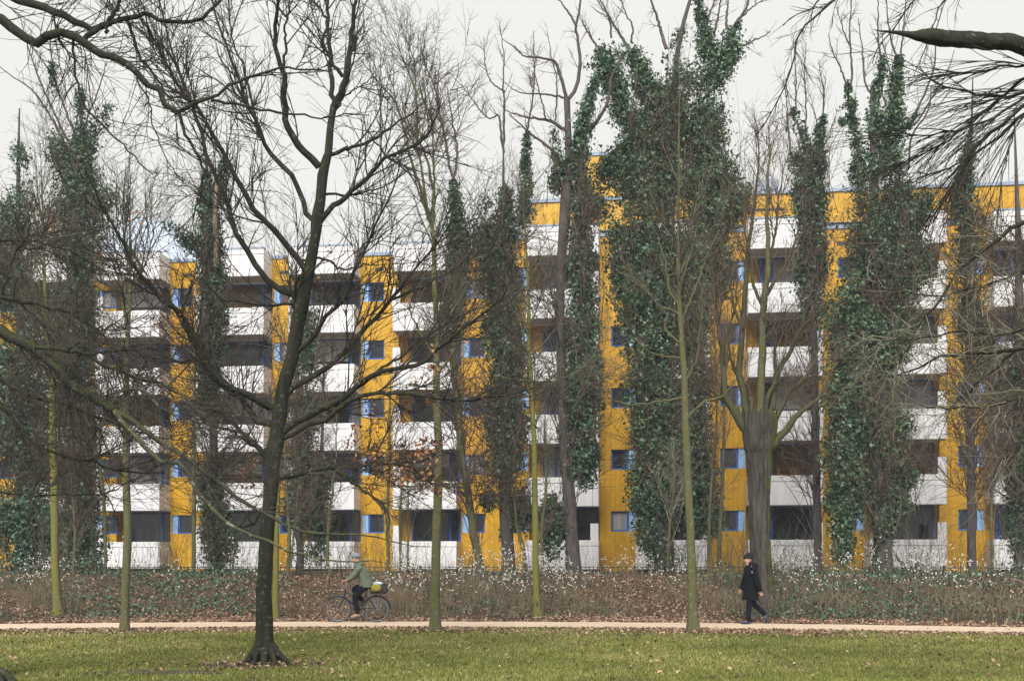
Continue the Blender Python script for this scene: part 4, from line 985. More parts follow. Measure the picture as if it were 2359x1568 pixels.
# --- ivy clad trees between the bank and the building
IV = [dict(n=60, length=(1.2, 3.4), ang=(30, 70), K=9, wig=.08, up=.05, ratio=.5, rmax=.02, t0=.12, t1=.72, tip=.003, lenfall=.5),
      dict(n=560, length=(.5, 1.6), ang=(25, 60), K=6, wig=.1, up=.03, ratio=.6, tip=.003),
      dict(n=1300, length=(.2, .8), ang=(25, 65), K=4, wig=.14, up=.0, tip=.0026)]
LV = [dict(n=60, length=(.4, 1.5), ang=(20, 50), K=7, wig=.09, up=.06, ratio=.5, rmax=.012, t0=.2, tip=.0024, lenfall=.5),
      dict(n=240, length=(.15, .6), ang=(20, 55), K=5, wig=.12, up=.03, ratio=.6, tip=.002)]
G = 'ivy clad trees in front of the apartment block'
def ivytree(label, Y, trunk, chains, n, limbs=(), levels=IV, f=1., bark='bark_purple', twig='twig_brown', skip=0, mats=('ivy',), dense=1.0, size=(.05, .108), **k):
    t = Tree('ivy_tree', label, Y, trunk, group=G, bark=bark, flare=1.15, **k)
    for pts, r0, r1, dy in limbs: t.limb(pts, r0, r1, dy, 'bark_purple', S=6)
    vp = None
    for m in mats: vp = t.ivy(chains, int(n * 2.6 / len(mats)), m, dense=dense - .05, size=size, name='ivy' if m == 'ivy' else 'young_ivy')
    t.twigs([dict(n=26, length=(2.5, 6), ang=(1, 9), K=14, wig=.05, up=.03, ratio=.3, rmax=.02, t0=.0, t1=.5, tip=.006, lenfall=.2)], mat='bark_purple', src=(np.array(t.limP[:1]), np.array(t.limR[:1])), name='ivy_stems')
    nv = int(30 + n / 300)                      # thin bare stems standing in front of the leaves
    q = vp[vp[:, 2] < vp[:, 2].min() + .82 * np.ptp(vp[:, 2])]
    q = q[rng.choice(len(q), nv)] - np.array([0, .55, 0]) + rng.normal(0, .2, (nv, 3))
    d = rng.normal(0, .33, (nv, 3)) + [0, -.12, 1]
    VP = np.empty((nv, 10, 3)); VP[:, 0] = q - d * .8
    Ln = rng.uniform(1.2, 4.0, nv)[:, None] / 9
    for i_ in range(1, 10):
        d = d + rng.normal(0, .09, (nv, 3)); d[:, 2] += .05; d /= np.linalg.norm(d, axis=1, keepdims=True); VP[:, i_] = VP[:, i_ - 1] + d * Ln
    VR = np.linspace(1, .25, 10)[None] * rng.uniform(.006, .016, nv)[:, None]
    v2 = grow(VP, VR, nv * 7, t0=.15, length=(.3, 1.3), ang=(18, 50), K=6, wig=.09, up=.03, ratio=.6, tip=.0026)
    setp(obj('veil_stems', [tubes(VP, VR, 4), tubes(v2[0], v2[1], 3)], M[twig], t.root), kind='stuff')
    if f:
        t.twigs(scaled(levels, f * 1.1), mat=twig, src=(np.array(t.limP[:1]), np.array(t.limR[:1])))
        if len(t.limP) > 1: t.twigs(LV, mat=twig, skip=1, name='upper_twigs')
    return t
def T(*s): return C(*s)
ivytree('broad ivy tower with several spires, second from the left edge', 41, [(186, 1312, 14), (183, 1100, 12), (180, 800, 10), (182, 500, 7), (186, 330, 4), (190, 200, 1.5)],
        [[(186, 215, 8), (186, 300, 14), (182, 360, 30), (180, 430, 62), (175, 520, 84)], [(255, 240, 12), (220, 300, 14), (195, 350, 22)], [(120, 150, 6), (122, 250, 10), (130, 340, 16), (150, 400, 30)], [(180, 560, 80), (170, 700, 66), (160, 850, 60), (165, 1000, 60), (180, 1150, 62), (190, 1290, 75)], [(235, 470, 35)], [(250, 450, 22)]],
        21000, [(C(1, (500, 900), (420, 700), (360, 520), (330, 300), (340, 100)), 3, .8, .4), (C(1, (500, 1000), (560, 800), (640, 600), (700, 400)), 3, .8, -.5), (C(1, (480, 1100), (380, 850), (220, 600), (80, 500), (-20, 420)), 3, .8, .4),
                (C(1, (480, 1000), (360, 750), (250, 500), (180, 300), (140, 150)), 3, .8, -.4)], f=1.9, dense=.8)
ivytree('dark ivy covered tree at the very left edge', 42, [(48, 1312, 14), (50, 900, 11), (45, 600, 8), (42, 400, 4), (45, 250, 1.5)],
        [[(45, 340, 12), (42, 430, 36), (35, 560, 60)], [(30, 600, 55), (60, 760, 60), (50, 900, 60), (60, 1050, 66), (70, 1200, 70), (60, 1290, 70)], [(120, 1050, 40), (135, 1180, 60), (150, 1290, 60)], [(8, 560, 40), (8, 760, 45), (5, 950, 55), (10, 1150, 60), (15, 1290, 60)]], 25000, f=1.7, dense=.72)
ivytree('ivy column with a pale bare snag behind the left side of the big tree', 40, [(505, 1312, 12), (495, 1150, 10), (490, 900, 9), (486, 700, 8), (478, 560, 7), (476, 470, 4), (474, 380, 1.5)],
        [T(1, (1350, 1130, 16), (1345, 1300, 40), (1370, 1480, 60), 4, (1390, 200, 70), (1390, 400, 75), (1390, 600, 80), (1380, 800, 75), (1370, 1000, 70), (1360, 1250, 60)), T(1, (1465, 1080, 30), (1440, 1200, 40), (1420, 1330, 30)),
         T(4, (1090, 30, 40), (1180, 90, 55), (1280, 180, 60)), T(7, (1360, 200, 60), (1370, 320, 80), (1420, 450, 105), (1440, 620, 125), (1430, 770, 100))], 13000,
        [(C(1, (1440, 1480), (1360, 1200), (1340, 1000), (1330, 800)), 2.5, .8, .3)], f=.8)
s0 = [o for o in col.objects if o.name.startswith('ivy_tree')][-1]
P, R = line3(C(4, (1415, 300), (1410, 100), 1, (1405, 1450), (1412, 1250), (1418, 1210)), 39.6, 0, 16, 6, 4.6)
obj('snag', [tubes(P, R, 10, .05)], M['bark_pale'], s0)
ivytree('pair of slim ivy wrapped stems behind the cyclist', 40.3, T(7, (1962, 790, 24), (1950, 400, 22), 4, (1950, 1300, 18), (1940, 900, 12), (1930, 500, 6), (1930, 300, 3)),
        [T(7, (1960, 780, 50), (1950, 600, 75), (1945, 420, 80), (1970, 250, 100), 4, (1960, 1400, 90), (1990, 1200, 90), (2000, 900, 70), (1990, 600, 60)), T(7, (2080, 760, 50), (2080, 560, 55), (2090, 350, 60), (2080, 150, 70))], 9000,
        [(C(7, (2085, 800), (2085, 500), (2095, 200), 4, (2110, 1200), (2120, 900)), 6, 2, .3)], f=.8)
ivytree('leaning slender trunk with an ivy topped crown left of the twin ivy masses', 39.2, T(8, (932, 872, 28), (905, 720, 27), (880, 580, 26), (850, 380, 25), (822, 200, 24), (795, 20, 23), 5, (785, 1300, 22), (765, 1100, 21), (748, 900, 20), (752, 700, 18), (768, 450, 16), (775, 200, 14), (775, 0, 13), 2, (765, 1440, 12), (752, 1250, 11), (748, 1160, 9)),
        [T(2, (750, 1190, 18), (755, 1280, 28), (768, 1420, 32), (775, 1560, 42)), T(5, (775, 20, 45), (785, 250, 60), (770, 450, 50), (700, 650, 40)), T(8, (905, 700, 14), (930, 860, 14))], 5200,
        [(C(2, (748, 1165), (725, 1080), (690, 900), (655, 720), (620, 560), (570, 430), (530, 310)), 3.5, .8, -.4), (C(2, (748, 1165), (770, 1080), (772, 950), (745, 800), (720, 650), (710, 570)), 3.5, .8, .4), (C(2, (655, 720), (650, 550), (660, 400), (655, 330)), 2.2, .6, .3), (C(2, (620, 560), (700, 490), (750, 430)), 2, .6, .3)],
        f=.75, bark='bark_young')
ivytree('ivy mass with a bare grey lower trunk right of the leaning trunk', 39.6, T(8, (1112, 872, 44), (1105, 700, 41), (1092, 500, 42), (1088, 300, 40), (1090, 100, 36), 5, (1085, 1300, 32), (1080, 900, 26), (1080, 500, 20), (1080, 100, 15), 2, (1085, 1450, 12), (1075, 1200, 8), (1075, 950, 5), (1060, 850, 3)),
        [T(2, (1230, 880, 16), (1225, 1060, 26), (1225, 1250, 30), (1210, 1450, 45)), T(2, (1085, 1240, 26), (1090, 1400, 50), (1080, 1560, 95)), T(2, (960, 1320, 40), (950, 1450, 75), (970, 1560, 95)), T(5, (1020, 60, 140), (1020, 250, 150), (1070, 450, 140), (1060, 650, 130), (1080, 850, 150), (1080, 1050, 150), (1090, 1300, 150), (1090, 1430, 140)), T(8, (1090, 50, 130), (1060, 200, 130)), T(8, (1010, 330, 55), (970, 420, 40)), T(8, (1180, 350, 50), (1190, 480, 90), (1170, 540, 60)), T(8, (1060, 620, 30))], 19000,
        [(C(2, (1080, 1000), (1055, 850), (1045, 750), (970, 770), (850, 620), (800, 550)), 3, .7, .4), (C(2, (1075, 950), (1085, 750), (1075, 550), (1080, 350), (1050, 180)), 3, .7, -.3), (C(2, (1225, 900), (1250, 750), (1275, 580), (1280, 400), (1270, 200)), 2.2, .6, .2), (C(2, (1085, 600), (1000, 540), (960, 440), (950, 300)), 2, .6, .2)], f=1.2, dense=.9)
ivytree('dark purple grey forked trunk with ivy hanging along its right side', 38.6, T(8, (1535, 800, 50), (1520, 600, 42), (1508, 400, 40), (1490, 200, 37), (1475, 30, 35), 5, (1468, 1250, 34), (1460, 1050, 31), (1450, 850, 28), (1445, 550, 26), (1452, 300, 27), (1465, 100, 30), 2, (1475, 1450, 36), (1490, 1250, 36), (1505, 1080, 31), (1500, 900, 22), (1492, 700, 20), (1490, 640, 20)),
        [T(2, (1390, 860, 22), (1420, 980, 45), (1450, 1120, 45), (1420, 1220, 40)), T(2, (1680, 520, 22), (1640, 640, 30), (1600, 800, 35), (1560, 980, 55), (1560, 1200, 40), (1590, 1400, 60)), T(5, (1580, 20, 60), (1590, 250, 80), (1600, 480, 80), (1600, 700, 100), (1590, 950, 120), (1600, 1150, 125), (1600, 1400, 110)), T(8, (1600, 60, 120), (1590, 180, 100), (1520, 210, 60)), T(8, (1400, 380, 60), (1400, 560, 80), (1385, 740, 60)), T(8, (1620, 260, 60))], 15000,
        [(C(2, (1490, 660), (1460, 530), (1420, 420), (1385, 395), (1300, 375), (1210, 368), (1150, 310), (1070, 255)), 4.5, .8, -.4), (C(2, (1492, 660), (1540, 600), (1572, 480), (1570, 300), (1550, 180), (1575, 40), (1580, -80)), 5, 2, .4), (C(2, (1550, 170), (1500, 80), (1420, -20)), 3, 1, .2),
         (C(2, (1490, 860), (1400, 800), (1300, 775), (1230, 768), (1150, 745), (1090, 725)), 4.5, 1, .4), (C(2, (1480, 1130), (1420, 1010), (1330, 930), (1250, 880), (1180, 810), (1110, 745)), 4.5, 1, -.4), (C(2, (1525, 1060), (1600, 900), (1690, 790), (1760, 660), (1790, 500), (1840, 380)), 6, 1.2, .5),
         (C(2, (1480, 640), (1400, 625), (1300, 612), (1180, 605), (1080, 540)), 2.8, .7, .3), (C(2, (1415, 790), (1425, 600), (1420, 480), (1390, 380), (1360, 200)), 2, .6, -.3), (C(2, (1350, 770), (1310, 600), (1280, 460), (1270, 320)), 2, .6, .3)],
        f=.75, S=16, K=40, ridge=.06)
ivytree('tallest and widest ivy tower with two leafy horns in front of the stair tower', 40, [(1530, 1312, 22), (1528, 1100, 20), (1535, 800, 18), (1540, 500, 14), (1550, 300, 10), (1560, 120, 6), (1600, -40, 3)],
        [T(2, (1730, 330, 45), (1740, 430, 110), (1800, 560, 90), (1830, 680, 90), (1880, 800, 70)), T(2, (1900, 330, 35), (1960, 420, 55), (2000, 560, 70), (2060, 680, 90)), T(2, (1840, 300, 50), (1800, 420, 70)), T(3, (130, -20, 24), (150, 100, 28), (185, 240, 42), (210, 380, 90)), T(3, (30, 190, 30), (-20, 300, 40), (0, 420, 90), (60, 560, 130)), T(3, (400, 150, 18), (370, 220, 36), (345, 320, 85), (300, 420, 100), (210, 560, 140)),
         T(2, (2010, 760, 130), (1960, 850, 110), (1860, 1000, 70), (1760, 1080, 80), (1720, 1160, 100)), T(2, (2150, 600, 110), (2180, 800, 170), (2120, 1000, 190), (2100, 1200, 230), (2080, 1400, 260)), T(2, (2000, 1000, 100), (1900, 1150, 160), (1850, 1300, 180), (1780, 1180, 120)), T(3, (180, 700, 140), (180, 900, 150), (200, 1100, 190), (230, 1250, 190), (200, 1450, 200)),
         T(5, (2020, 60, 260), (2050, 250, 270), (2020, 500, 250), (2060, 750, 250), (2050, 1000, 240), (2080, 1250, 220), (2090, 1430, 210)), T(6, (130, 60, 190), (120, 250, 180), (120, 450, 150), (100, 700, 110), (90, 950, 120), (100, 1300, 140), (120, 1450, 130)), T(8, (2090, 40, 220), (2110, 200, 240), (2080, 380, 220), (2090, 520, 200), (2110, 650, 170), (2120, 780, 130)), T(9, (110, 60, 130), (170, 420, 130), (220, 560, 100), (120, 500, 150)), T(3, (330, 1050, 60), (390, 1180, 100), (400, 1320, 100), (330, 1480, 110)), T(6, (290, 60, 90), (280, 300, 90), (250, 480, 70)), T(2, (1640, 1180, 50), (1660, 1300, 90), (1720, 1420, 110)), T(5, (1830, 60, 120), (1840, 260, 110), (1860, 450, 100))], 70000,
        [(C(3, (150, 250), (210, 100), (250, -30)), 3.5, 1.5, .3), (C(3, (240, 220), (270, 80), (285, -30)), 3, 1.2, -.3), (C(3, (320, 190), (325, 60), (340, -30)), 3, 1.2, .2), (C(3, (350, 200), (440, 70), (480, -40)), 4, 1.5, -.3), (C(3, (420, 110), (500, 40), (580, -10)), 2.2, .8, .2), (C(3, (400, 320), (490, 270), (560, 240), (605, 208)), 2.5, .8, .3),
         (C(2, (2140, 320), (2090, 150), (2060, 60), (2030, -30)), 4.5, 2, .3), (C(2, (1900, 330), (1830, 220), (1760, 100), (1700, -20)), 4, 1.5, .4), (C(2, (1780, 250), (1770, 140), (1690, 0)), 2.5, 1, -.3), (C(2, (1910, 280), (1920, 180), (1870, 80), (1840, -20)), 2.5, 1, .4), (C(2, (1700, 320), (1630, 220), (1590, 130)), 3, 1.2, .3)],
        f=1.7, dense=1.0, mats=('ivy', 'ivy_light'))
ivytree('narrow twin peaked ivy tree behind the pollard', 41.5, [(1885, 1312, 10), (1880, 1100, 9), (1875, 800, 8), (1870, 560, 7), (1865, 400, 5), (1835, 280, 2.5)],
        [T(3, (755, 730, 22), (790, 830, 30), (840, 960, 38), (880, 1100, 55)), T(3, (960, 760, 10), (930, 860, 28), (930, 1000, 32), (910, 1150, 45)), T(3, (720, 830, 12), (770, 1000, 30), (790, 1100, 40)), T(3, (860, 1180, 95), (860, 1300, 110), (880, 1480, 115)), T(6, (890, 100, 105), (880, 300, 110), (850, 450, 90), (890, 600, 80))], 10500,
        [(C(3, (770, 760), (775, 550), (765, 350), (755, 240)), 2.2, .7, .3), (C(3, (835, 900), (840, 650), (830, 470), (840, 280)), 2.2, .7, -.3), (C(3, (945, 850), (955, 600), (935, 480), (925, 390)), 2.2, .7, .2), (C(3, (740, 1000), (720, 800), (710, 640), (690, 520)), 2.2, .7, -.2), (C(3, (950, 970), (990, 880), (1050, 710)), 1.8, .6, .2), (C(3, (920, 830), (890, 720), (870, 620)), 1.6, .6, .2)], f=.55)
ivytree('large three spired ivy tower between the two right hand balcony stacks', 39.5, [(2033, 1312, 22), (2030, 1200, 20), (2015, 900, 17), (2012, 600, 13), (2012, 350, 9), (2008, 200, 4)],
        [T(3, (1110, 560, 14), (1130, 680, 28), (1145, 800, 30), (1170, 950, 38), (1185, 1100, 45), (1185, 1250, 50)), T(3, (1070, 800, 16), (1120, 770, 20)), T(3, (1345, 360, 12), (1330, 480, 26), (1300, 600, 26), (1290, 750, 36), (1285, 850, 60), (1290, 1000, 70), (1300, 1150, 110)), T(3, (1450, 380, 20), (1435, 480, 36), (1425, 650, 40), (1420, 760, 55), (1400, 860, 70), (1390, 1000, 80), (1400, 1120, 95)), T(3, (1560, 760, 14), (1490, 840, 24)),
         T(3, (1230, 1280, 90), (1250, 1400, 120), (1300, 1520, 180)), T(3, (1420, 1220, 110), (1450, 1350, 130), (1480, 1480, 140)), T(3, (1640, 1280, 50), (1560, 1380, 90), (1500, 1500, 120)), T(6, (1300, 60, 210), (1330, 220, 230), (1300, 380, 230), (1220, 520, 260), (1180, 700, 250), (1200, 850, 250), (1170, 1000, 210), (1130, 1150, 190), (1140, 1300, 180), (1130, 1450, 170)), T(6, (1550, 120, 90), (1580, 300, 90), (1450, 500, 110)), T(6, (1480, 560, 110), (1430, 750, 130), (1350, 950, 140)), T(6, (1330, 1200, 130), (1440, 1330, 110), (1330, 1430, 140)),
         T(9, (1120, 40, 180), (1130, 200, 190), (1150, 330, 180), (1080, 500, 120), (1080, 640, 90), (1080, 770, 70)), T(9, (1350, 40, 150), (1400, 180, 140), (1500, 260, 70), (1350, 350, 150), (1440, 440, 90), (1310, 520, 130), (1310, 640, 90), (1320, 760, 60)), T(9, (1200, 680, 60))], 44000,
        [(C(3, (1135, 580), (1140, 430), (1125, 250), (1130, 100), (1140, -30)), 3, 1, .3), (C(3, (1110, 580), (1060, 430), (1010, 330), (990, 220)), 2.6, .8, -.3), (C(3, (1125, 300), (1090, 220), (1040, 60)), 2, .7, .2), (C(3, (1300, 650), (1230, 560), (1210, 350), (1180, 120)), 2.6, .8, .3), (C(3, (1335, 430), (1310, 250), (1310, 60), (1300, -40)), 2.6, .9, -.3), (C(3, (1440, 400), (1395, 250), (1370, 80), (1370, -40)), 2.6, .9, .3),
         (C(3, (1455, 400), (1475, 200), (1490, 0), (1490, -60)), 2.6, .9, -.2), (C(3, (1420, 620), (1380, 430), (1345, 300), (1330, 150)), 2, .7, .2), (C(3, (1470, 870), (1540, 760), (1610, 620), (1680, 420), (1690, 200), (1750, 0)), 3, .9, .3), (C(3, (1480, 850), (1560, 800), (1660, 640), (1760, 480), (1810, 330)), 2.6, .8, -.4), (C(3, (1510, 1100), (1530, 900), (1640, 720), (1660, 560)), 3, .9, .3), (C(3, (1330, 830), (1370, 740), (1340, 620), (1300, 480)), 1.8, .7, .1)],
        f=1.5, dense=.97, mats=('ivy', 'ivy_light'))
ivytree('slender dark tree with a thin ivy sleeve near the right edge', 40.8, [(2238, 1312, 10), (2236, 1100, 9), (2232, 800, 8), (2228, 600, 7), (2232, 400, 5), (2238, 270, 2.5), (2240, 180, 1.2)],
        [T(3, (1935, 680, 10), (1930, 780, 20), (1915, 900, 16), (1890, 1030, 36), (1880, 1150, 40), (1870, 1300, 80), (1900, 1450, 90)), T(6, (1900, 100, 95), (1930, 300, 70), (1930, 500, 80), (1900, 700, 60)), T(6, (2000, 700, 80), (1980, 1000, 70))], 7000, f=1.9, dense=.62)
ivytree('dark trunk against the right edge draped with ivy near its foot', 40.2, [(2352, 1312, 15), (2350, 1100, 14), (2348, 800, 11), (2345, 560, 7), (2340, 400, 3.5), (2335, 250, 1.2)],
        [T(9, (2240, 80, 80), (2230, 200, 90), (2240, 350, 80), (2230, 500, 70), (2220, 620, 80), (2260, 740, 60)), T(6, (2240, 900, 70), (2250, 1200, 90), (2230, 1450, 90)), T(6, (2100, 900, 50), (2080, 1300, 60)), T(9, (2160, 230, 40))], 7000, f=2.0, dense=.75)

# --- bare saplings and thin poles in the scrub strip
SG = 'thin bare saplings growing in the scrub'
def sapling(label, Y, trunk, f=.35, twig='twig_olive', bark='bark_young', limbs=()):
    t = Tree('sapling', label, Y, trunk, group=SG, bark=bark, S=8, K=20)
    for pts, r0, r1, dy in limbs: t.limb(pts, r0, r1, dy, 'bark_young', S=5)
    t.twigs(scaled([dict(l, t0=.15, rmax=.012) for l in up1], f), mat=twig); return t
sapling('thin dark pole of a sapling at the corner of the leftmost clear balcony stack', 38, T(7, (1265, 880, 15), (1265, 700, 14), (1268, 430, 13), (1270, 200, 11), 4, (1270, 1300, 8), (1275, 1000, 5), (1280, 800, 2)), .5)
sapling('thin smooth sapling between ivy tower and pollard', 38.5, T(9, (270, 700, 14), (285, 450, 13), (300, 100, 11), 6, (305, 1350, 9), (310, 1100, 7), (330, 800, 4), (340, 600, 2)), .45)
sapling('short crooked sapling beside the bare ivy trunk', 39, T(8, (1225, 850, 13), (1205, 700, 12), (1165, 560, 11), (1150, 400, 8), (1140, 250, 3)), .12)
sapling('thin sapling stem right of the bright moss trunk', 38, T(8, (1335, 830, 11), (1325, 600, 11), (1345, 420, 10), (1355, 250, 8), 5, (1345, 1400, 6), (1350, 1200, 2)), .3)
sapling('straight thin sapling in front of the middle yellow wall', 37.5, T(8, (325, 860, 12), (320, 500, 10), (330, 100, 9), 5, (330, 1300, 6), (340, 1000, 2)), .4)
sapling('pair of thin grey saplings left of the straight one', 37.5, T(8, (405, 830, 9), (400, 500, 8), (420, 200, 6), (430, 0, 3)), .3, limbs=[(C(8, (455, 840), (455, 500), (450, 200), 5, (440, 1400)), 3, 1, .2)])
sapling('brown fan of saplings beside the big tree', 37, T(7, (1880, 840, 14), (1890, 600, 12), (1870, 300, 10), (1860, 0, 6), 4, (1850, 1200, 2)), .5, twig='twig_brown', limbs=[(C(7, (1900, 830), (1930, 500), (1960, 200)), 3, 1, .2), (C(7, (2140, 830), (2150, 500), (2190, 150), 4, (2200, 1250)), 4.5, 1, .3)])
sapling('slender bare sapling before the first balcony stack', 37.2, T(7, (690, 620, 10), (675, 350, 12), (655, 150, 9), 4, (650, 1350, 6), (660, 1100, 3), (690, 800, 1.5)), .5, limbs=[(C(7, (680, 345), (760, 300), (830, 260)), 2, .7, .2)])
sapling('bare sapling at the far right in front of the yellow wall', 37.6, T(9, (2060, 830, 10), (2050, 500, 9), (2055, 200, 7), 6, (2040, 1350, 5), (2020, 1000, 2)), .7, twig='twig_brown')
sapling('thin crossing sapling left of the pollard among the ivy', 38.2, T(9, (200, 760, 10), (215, 400, 9), (240, 50, 8), 6, (255, 1300, 6), (250, 900, 4), (230, 500, 2)), .7, twig='twig_brown')
sapling('bare sapling beneath the large ivy tower in the middle', 38.0, T(8, (2150, 820, 9), (2160, 600, 8), (2190, 300, 5), (2200, 100, 2)), .4, twig='twig_pale')
sapling('scrubby sapling left of the first balcony stack', 37.0, T(7, (480, 830, 10), (490, 600, 8), (470, 300, 6), (450, 100, 2)), .6, twig='twig_brown')

# broken stumps by the fence
st = thing('tree_stump', 'charred broken stump leaning by the fence below the rightmost clear balcony', 'stump', at(1560 + 1470 * .3525, 1312, 38.2))
obj('stump_limb', [tubes(*line3(C(9, (1500, 860), (1470, 800), (1440, 770), (1425, 735)), 38.2, 0, 8, 6, 2), 7, .1)], M['bark_purple'], st)
obj('stump_limb', [tubes(*line3(C(9, (1530, 870), (1500, 830), (1460, 800)), 38.2, 0, 8, 5, 2), 7, .1)], M['bark_purple'], st)
st = thing('tree_stump', 'short upright dark stump right of the leaning stump', 'stump', at(1560 + 1560 * .3525, 1312, 38.3))
obj('stump_limb', [tubes(*line3(C(9, (1560, 880), (1562, 820), (1570, 785)), 38.3, 0, 8, 5, 3.5), 7, .1)], M['bark_purple'], st)

# ------------------------------------------------------------------ the snowberry thicket along the bank
def thicket():
    def stems(n, xr, er, hr, seed):
        x = rng.uniform(*xr, n); e = rng.uniform(*er, n)
        dens = .62 + .35 * np.sin(x * .9 + 1) * np.sin(x * .37) + .3 * np.sin(x * 2.1 + e) + .3 * np.sin(x * 3.3 + 1.5 * e) * np.sin(x * 1.9 - e) - np.clip((np.abs(x - 10.5) - 0) * -.2 + .6, 0, .6) - np.clip((-x - 5.5) * .22, 0, .62)
        k = rng.random(n) < np.clip(dens, .05, 1)
        x, e = x[k], e[k]; n = len(x)
        env = .70 + .22 * np.sin(x * 1.1 + 2) * np.sin(x * .43 + e * .3) + .2 * np.sin(x * 3.3 + 1.5 * e) * np.sin(x * 1.9 - e)
        h = rng.uniform(*hr, n) * env
        y = yfar(x) + e
        b = np.stack([x, y, ground(x, y) - .02], 1)
        K = 5
        d = rng.normal(0, .2, (n, 3)); d[:, 2] = 1
        P = np.empty((n, K, 3)); P[:, 0] = b
        for i in range(1, K):
            d = d + rng.normal(0, .13, (n, 3)); d[:, 2] = np.maximum(d[:, 2], .35)
            d /= np.linalg.norm(d, axis=1, keepdims=True)
            P[:, i] = P[:, i - 1] + d * (h / (K - 1))[:, None]
        R = np.linspace(1, .35, K)[None] * rng.uniform(.0028, .006, n)[:, None]
        return P, R
    out = []; tips = []
    for n, er, hr in ((6200, (.8, 3.0), (.5, 1.05)), (6600, (2.4, 7.2), (.7, 1.4))):
        P, R = stems(n, (-19, 18), er, hr, 0)
        out.append(tubes(P, R, 3))
        P2, R2 = grow(P, R, int(len(P) * 1.3), t0=.3, length=(.12, .42), ang=(20, 55), K=4, wig=.16, up=.05, ratio=.7, tip=.0018)
        out.append(tubes(P2, R2, 3)); tips.append(np.concatenate([P2[:, -1], P[:, -1]]))
    t = np.concatenate(tips)
    return out, t
tb, tips = thicket()
th = thing('snowberry_thicket', 'long brown thicket of bare snowberry stems dotted with white berries along the bank', 'hedge', (0, float(yfar(0)) + 3, float(ground(0, yfar(0) + 3))))
setp(obj('stems', tb, M['twig_straw'], th), kind='stuff')
def berries(c, r):
    o = np.array([(1, 0, 0), (-1, 0, 0), (0, 1, 0), (0, -1, 0), (0, 0, 1), (0, 0, -1)], float)
    f = np.array([(0, 2, 4), (2, 1, 4), (1, 3, 4), (3, 0, 4), (2, 0, 5), (1, 2, 5), (3, 1, 5), (0, 3, 5)])
    V = c[:, None, :] + o[None] * r[:, None, None]
    return V.reshape(-1, 3), (np.arange(len(c))[:, None, None] * 6 + f[None]).reshape(-1, 3)
w = np.clip((tips[:, 2] - .7) / .9, .0, 1) ** 1.2 * (np.sin(tips[:, 0] * 1.7) * .5 + np.sin(tips[:, 0] * .6 + 1) * .5 + .75).clip(.05)
ids = rng.choice(len(tips), 1700, replace=False, p=w / w.sum())
c = np.repeat(tips[ids], 2, 0) + rng.normal(0, .022, (len(ids) * 2, 3))
setp(obj('white_berries', [berries(c, rng.uniform(.011, .023, len(c)))], M['berry'], th), kind='stuff')
# taller whippy scrub behind the fence line, in front of the ground floor
def scrub():
    n = 620
    x = rng.choice([-14.5, -11.5, -9.5, -6.5, -5.2, -3.8, 1.0, 5.5, 7.2, 9.2, 13, 15.5], n) + rng.normal(0, .6, n); y = yfar(x) + rng.uniform(7.8, 10.5, n)
    h = rng.uniform(.7, 2.6, n)
    P = np.empty((n, 7, 3)); P[:, 0] = np.stack([x, y, np.full(n, 1.05)], 1)
    d = rng.normal(0, .22, (n, 3)); d[:, 2] = 1
    for i in range(1, 7):
        d = d + rng.normal(0, .1, (n, 3)); d /= np.linalg.norm(d, axis=1, keepdims=True); P[:, i] = P[:, i - 1] + d * (h / 6)[:, None]
    R = np.linspace(1, .3, 7)[None] * rng.uniform(.004, .010, n)[:, None]
    P2, R2 = grow(P, R, 2600, t0=.25, length=(.25, .8), ang=(20, 55), K=5, wig=.14, up=.03, ratio=.6, tip=.002)
    return [tubes(P, R, 3), tubes(P2, R2, 3)]
sb = obj('scrub', scrub(), M['twig_olive'], kind='stuff')
setp(sb, 'tangle of bare whippy scrub in front of the ground floor balconies', 'shrubs')

# ------------------------------------------------------------------ people and the bicycle
M['skin'] = mat('skin', (.42, .24, .18), (.50, .30, .22), scale=12, rough=.55)
M['olive_coat'] = mat('olive jacket cloth', (.075, .10, .07), (.14, .165, .12), scale=9, rough=.85, bump=.3, bscale=14)
M['navy'] = mat('near black trousers', (.005, .006, .011), (.012, .014, .022), scale=8, rough=.95, bump=.2, bscale=16, spec=.08)
M['black_coat'] = mat('black padded coat', (.004, .0045, .007), (.010, .011, .017), scale=7, rough=.95, bump=.5, bscale=9, spec=.08)
M['black_knit'] = mat('black knit', (.008, .008, .010), (.02, .02, .022), scale=60, rough=.95, bump=.4, bscale=80)
M['grey_knit'] = mat('grey and white helmet shell', (.12, .13, .15), (.22, .23, .25), scale=6, rough=.6)
M['teal'] = mat('dark teal scarf', (.03, .09, .09), (.06, .15, .14), scale=10, rough=.9)
M['tan_shoe'] = mat('tan suede shoe', (.20, .15, .11), (.32, .25, .19), scale=12, rough=.9)
M['blue_shoe'] = mat('blue grey trainers', (.018, .03, .055), (.035, .055, .09), scale=10, rough=.7)
M['rubber'] = mat('grey black rubber', (.03, .032, .036), (.055, .058, .065), scale=10, rough=.75)
M['bike_paint'] = mat('dark blue black bicycle paint', (.010, .013, .022), (.02, .026, .045), scale=4, rough=.3, spec=.5)
M['steel'] = mat('dull steel', (.16, .17, .19), (.26, .27, .29), scale=5, rough=.3)
M['crate'] = mat('black plastic crate', (.012, .012, .014), (.03, .03, .032), scale=6, rough=.6)
M['yellow_bag'] = mat('yellow fabric bag', (.17, .145, .02), (.27, .235, .03), scale=5, rough=.8, bump=.4, bscale=12)
M['pale_bag'] = mat('pale blue white bag', (.42, .50, .62), (.62, .66, .70), scale=7, rough=.7, bump=.4, bscale=12)
M['lamp_red'] = mat('red reflector', (.30, .02, .02), (.4, .03, .03), scale=5, rough=.3)

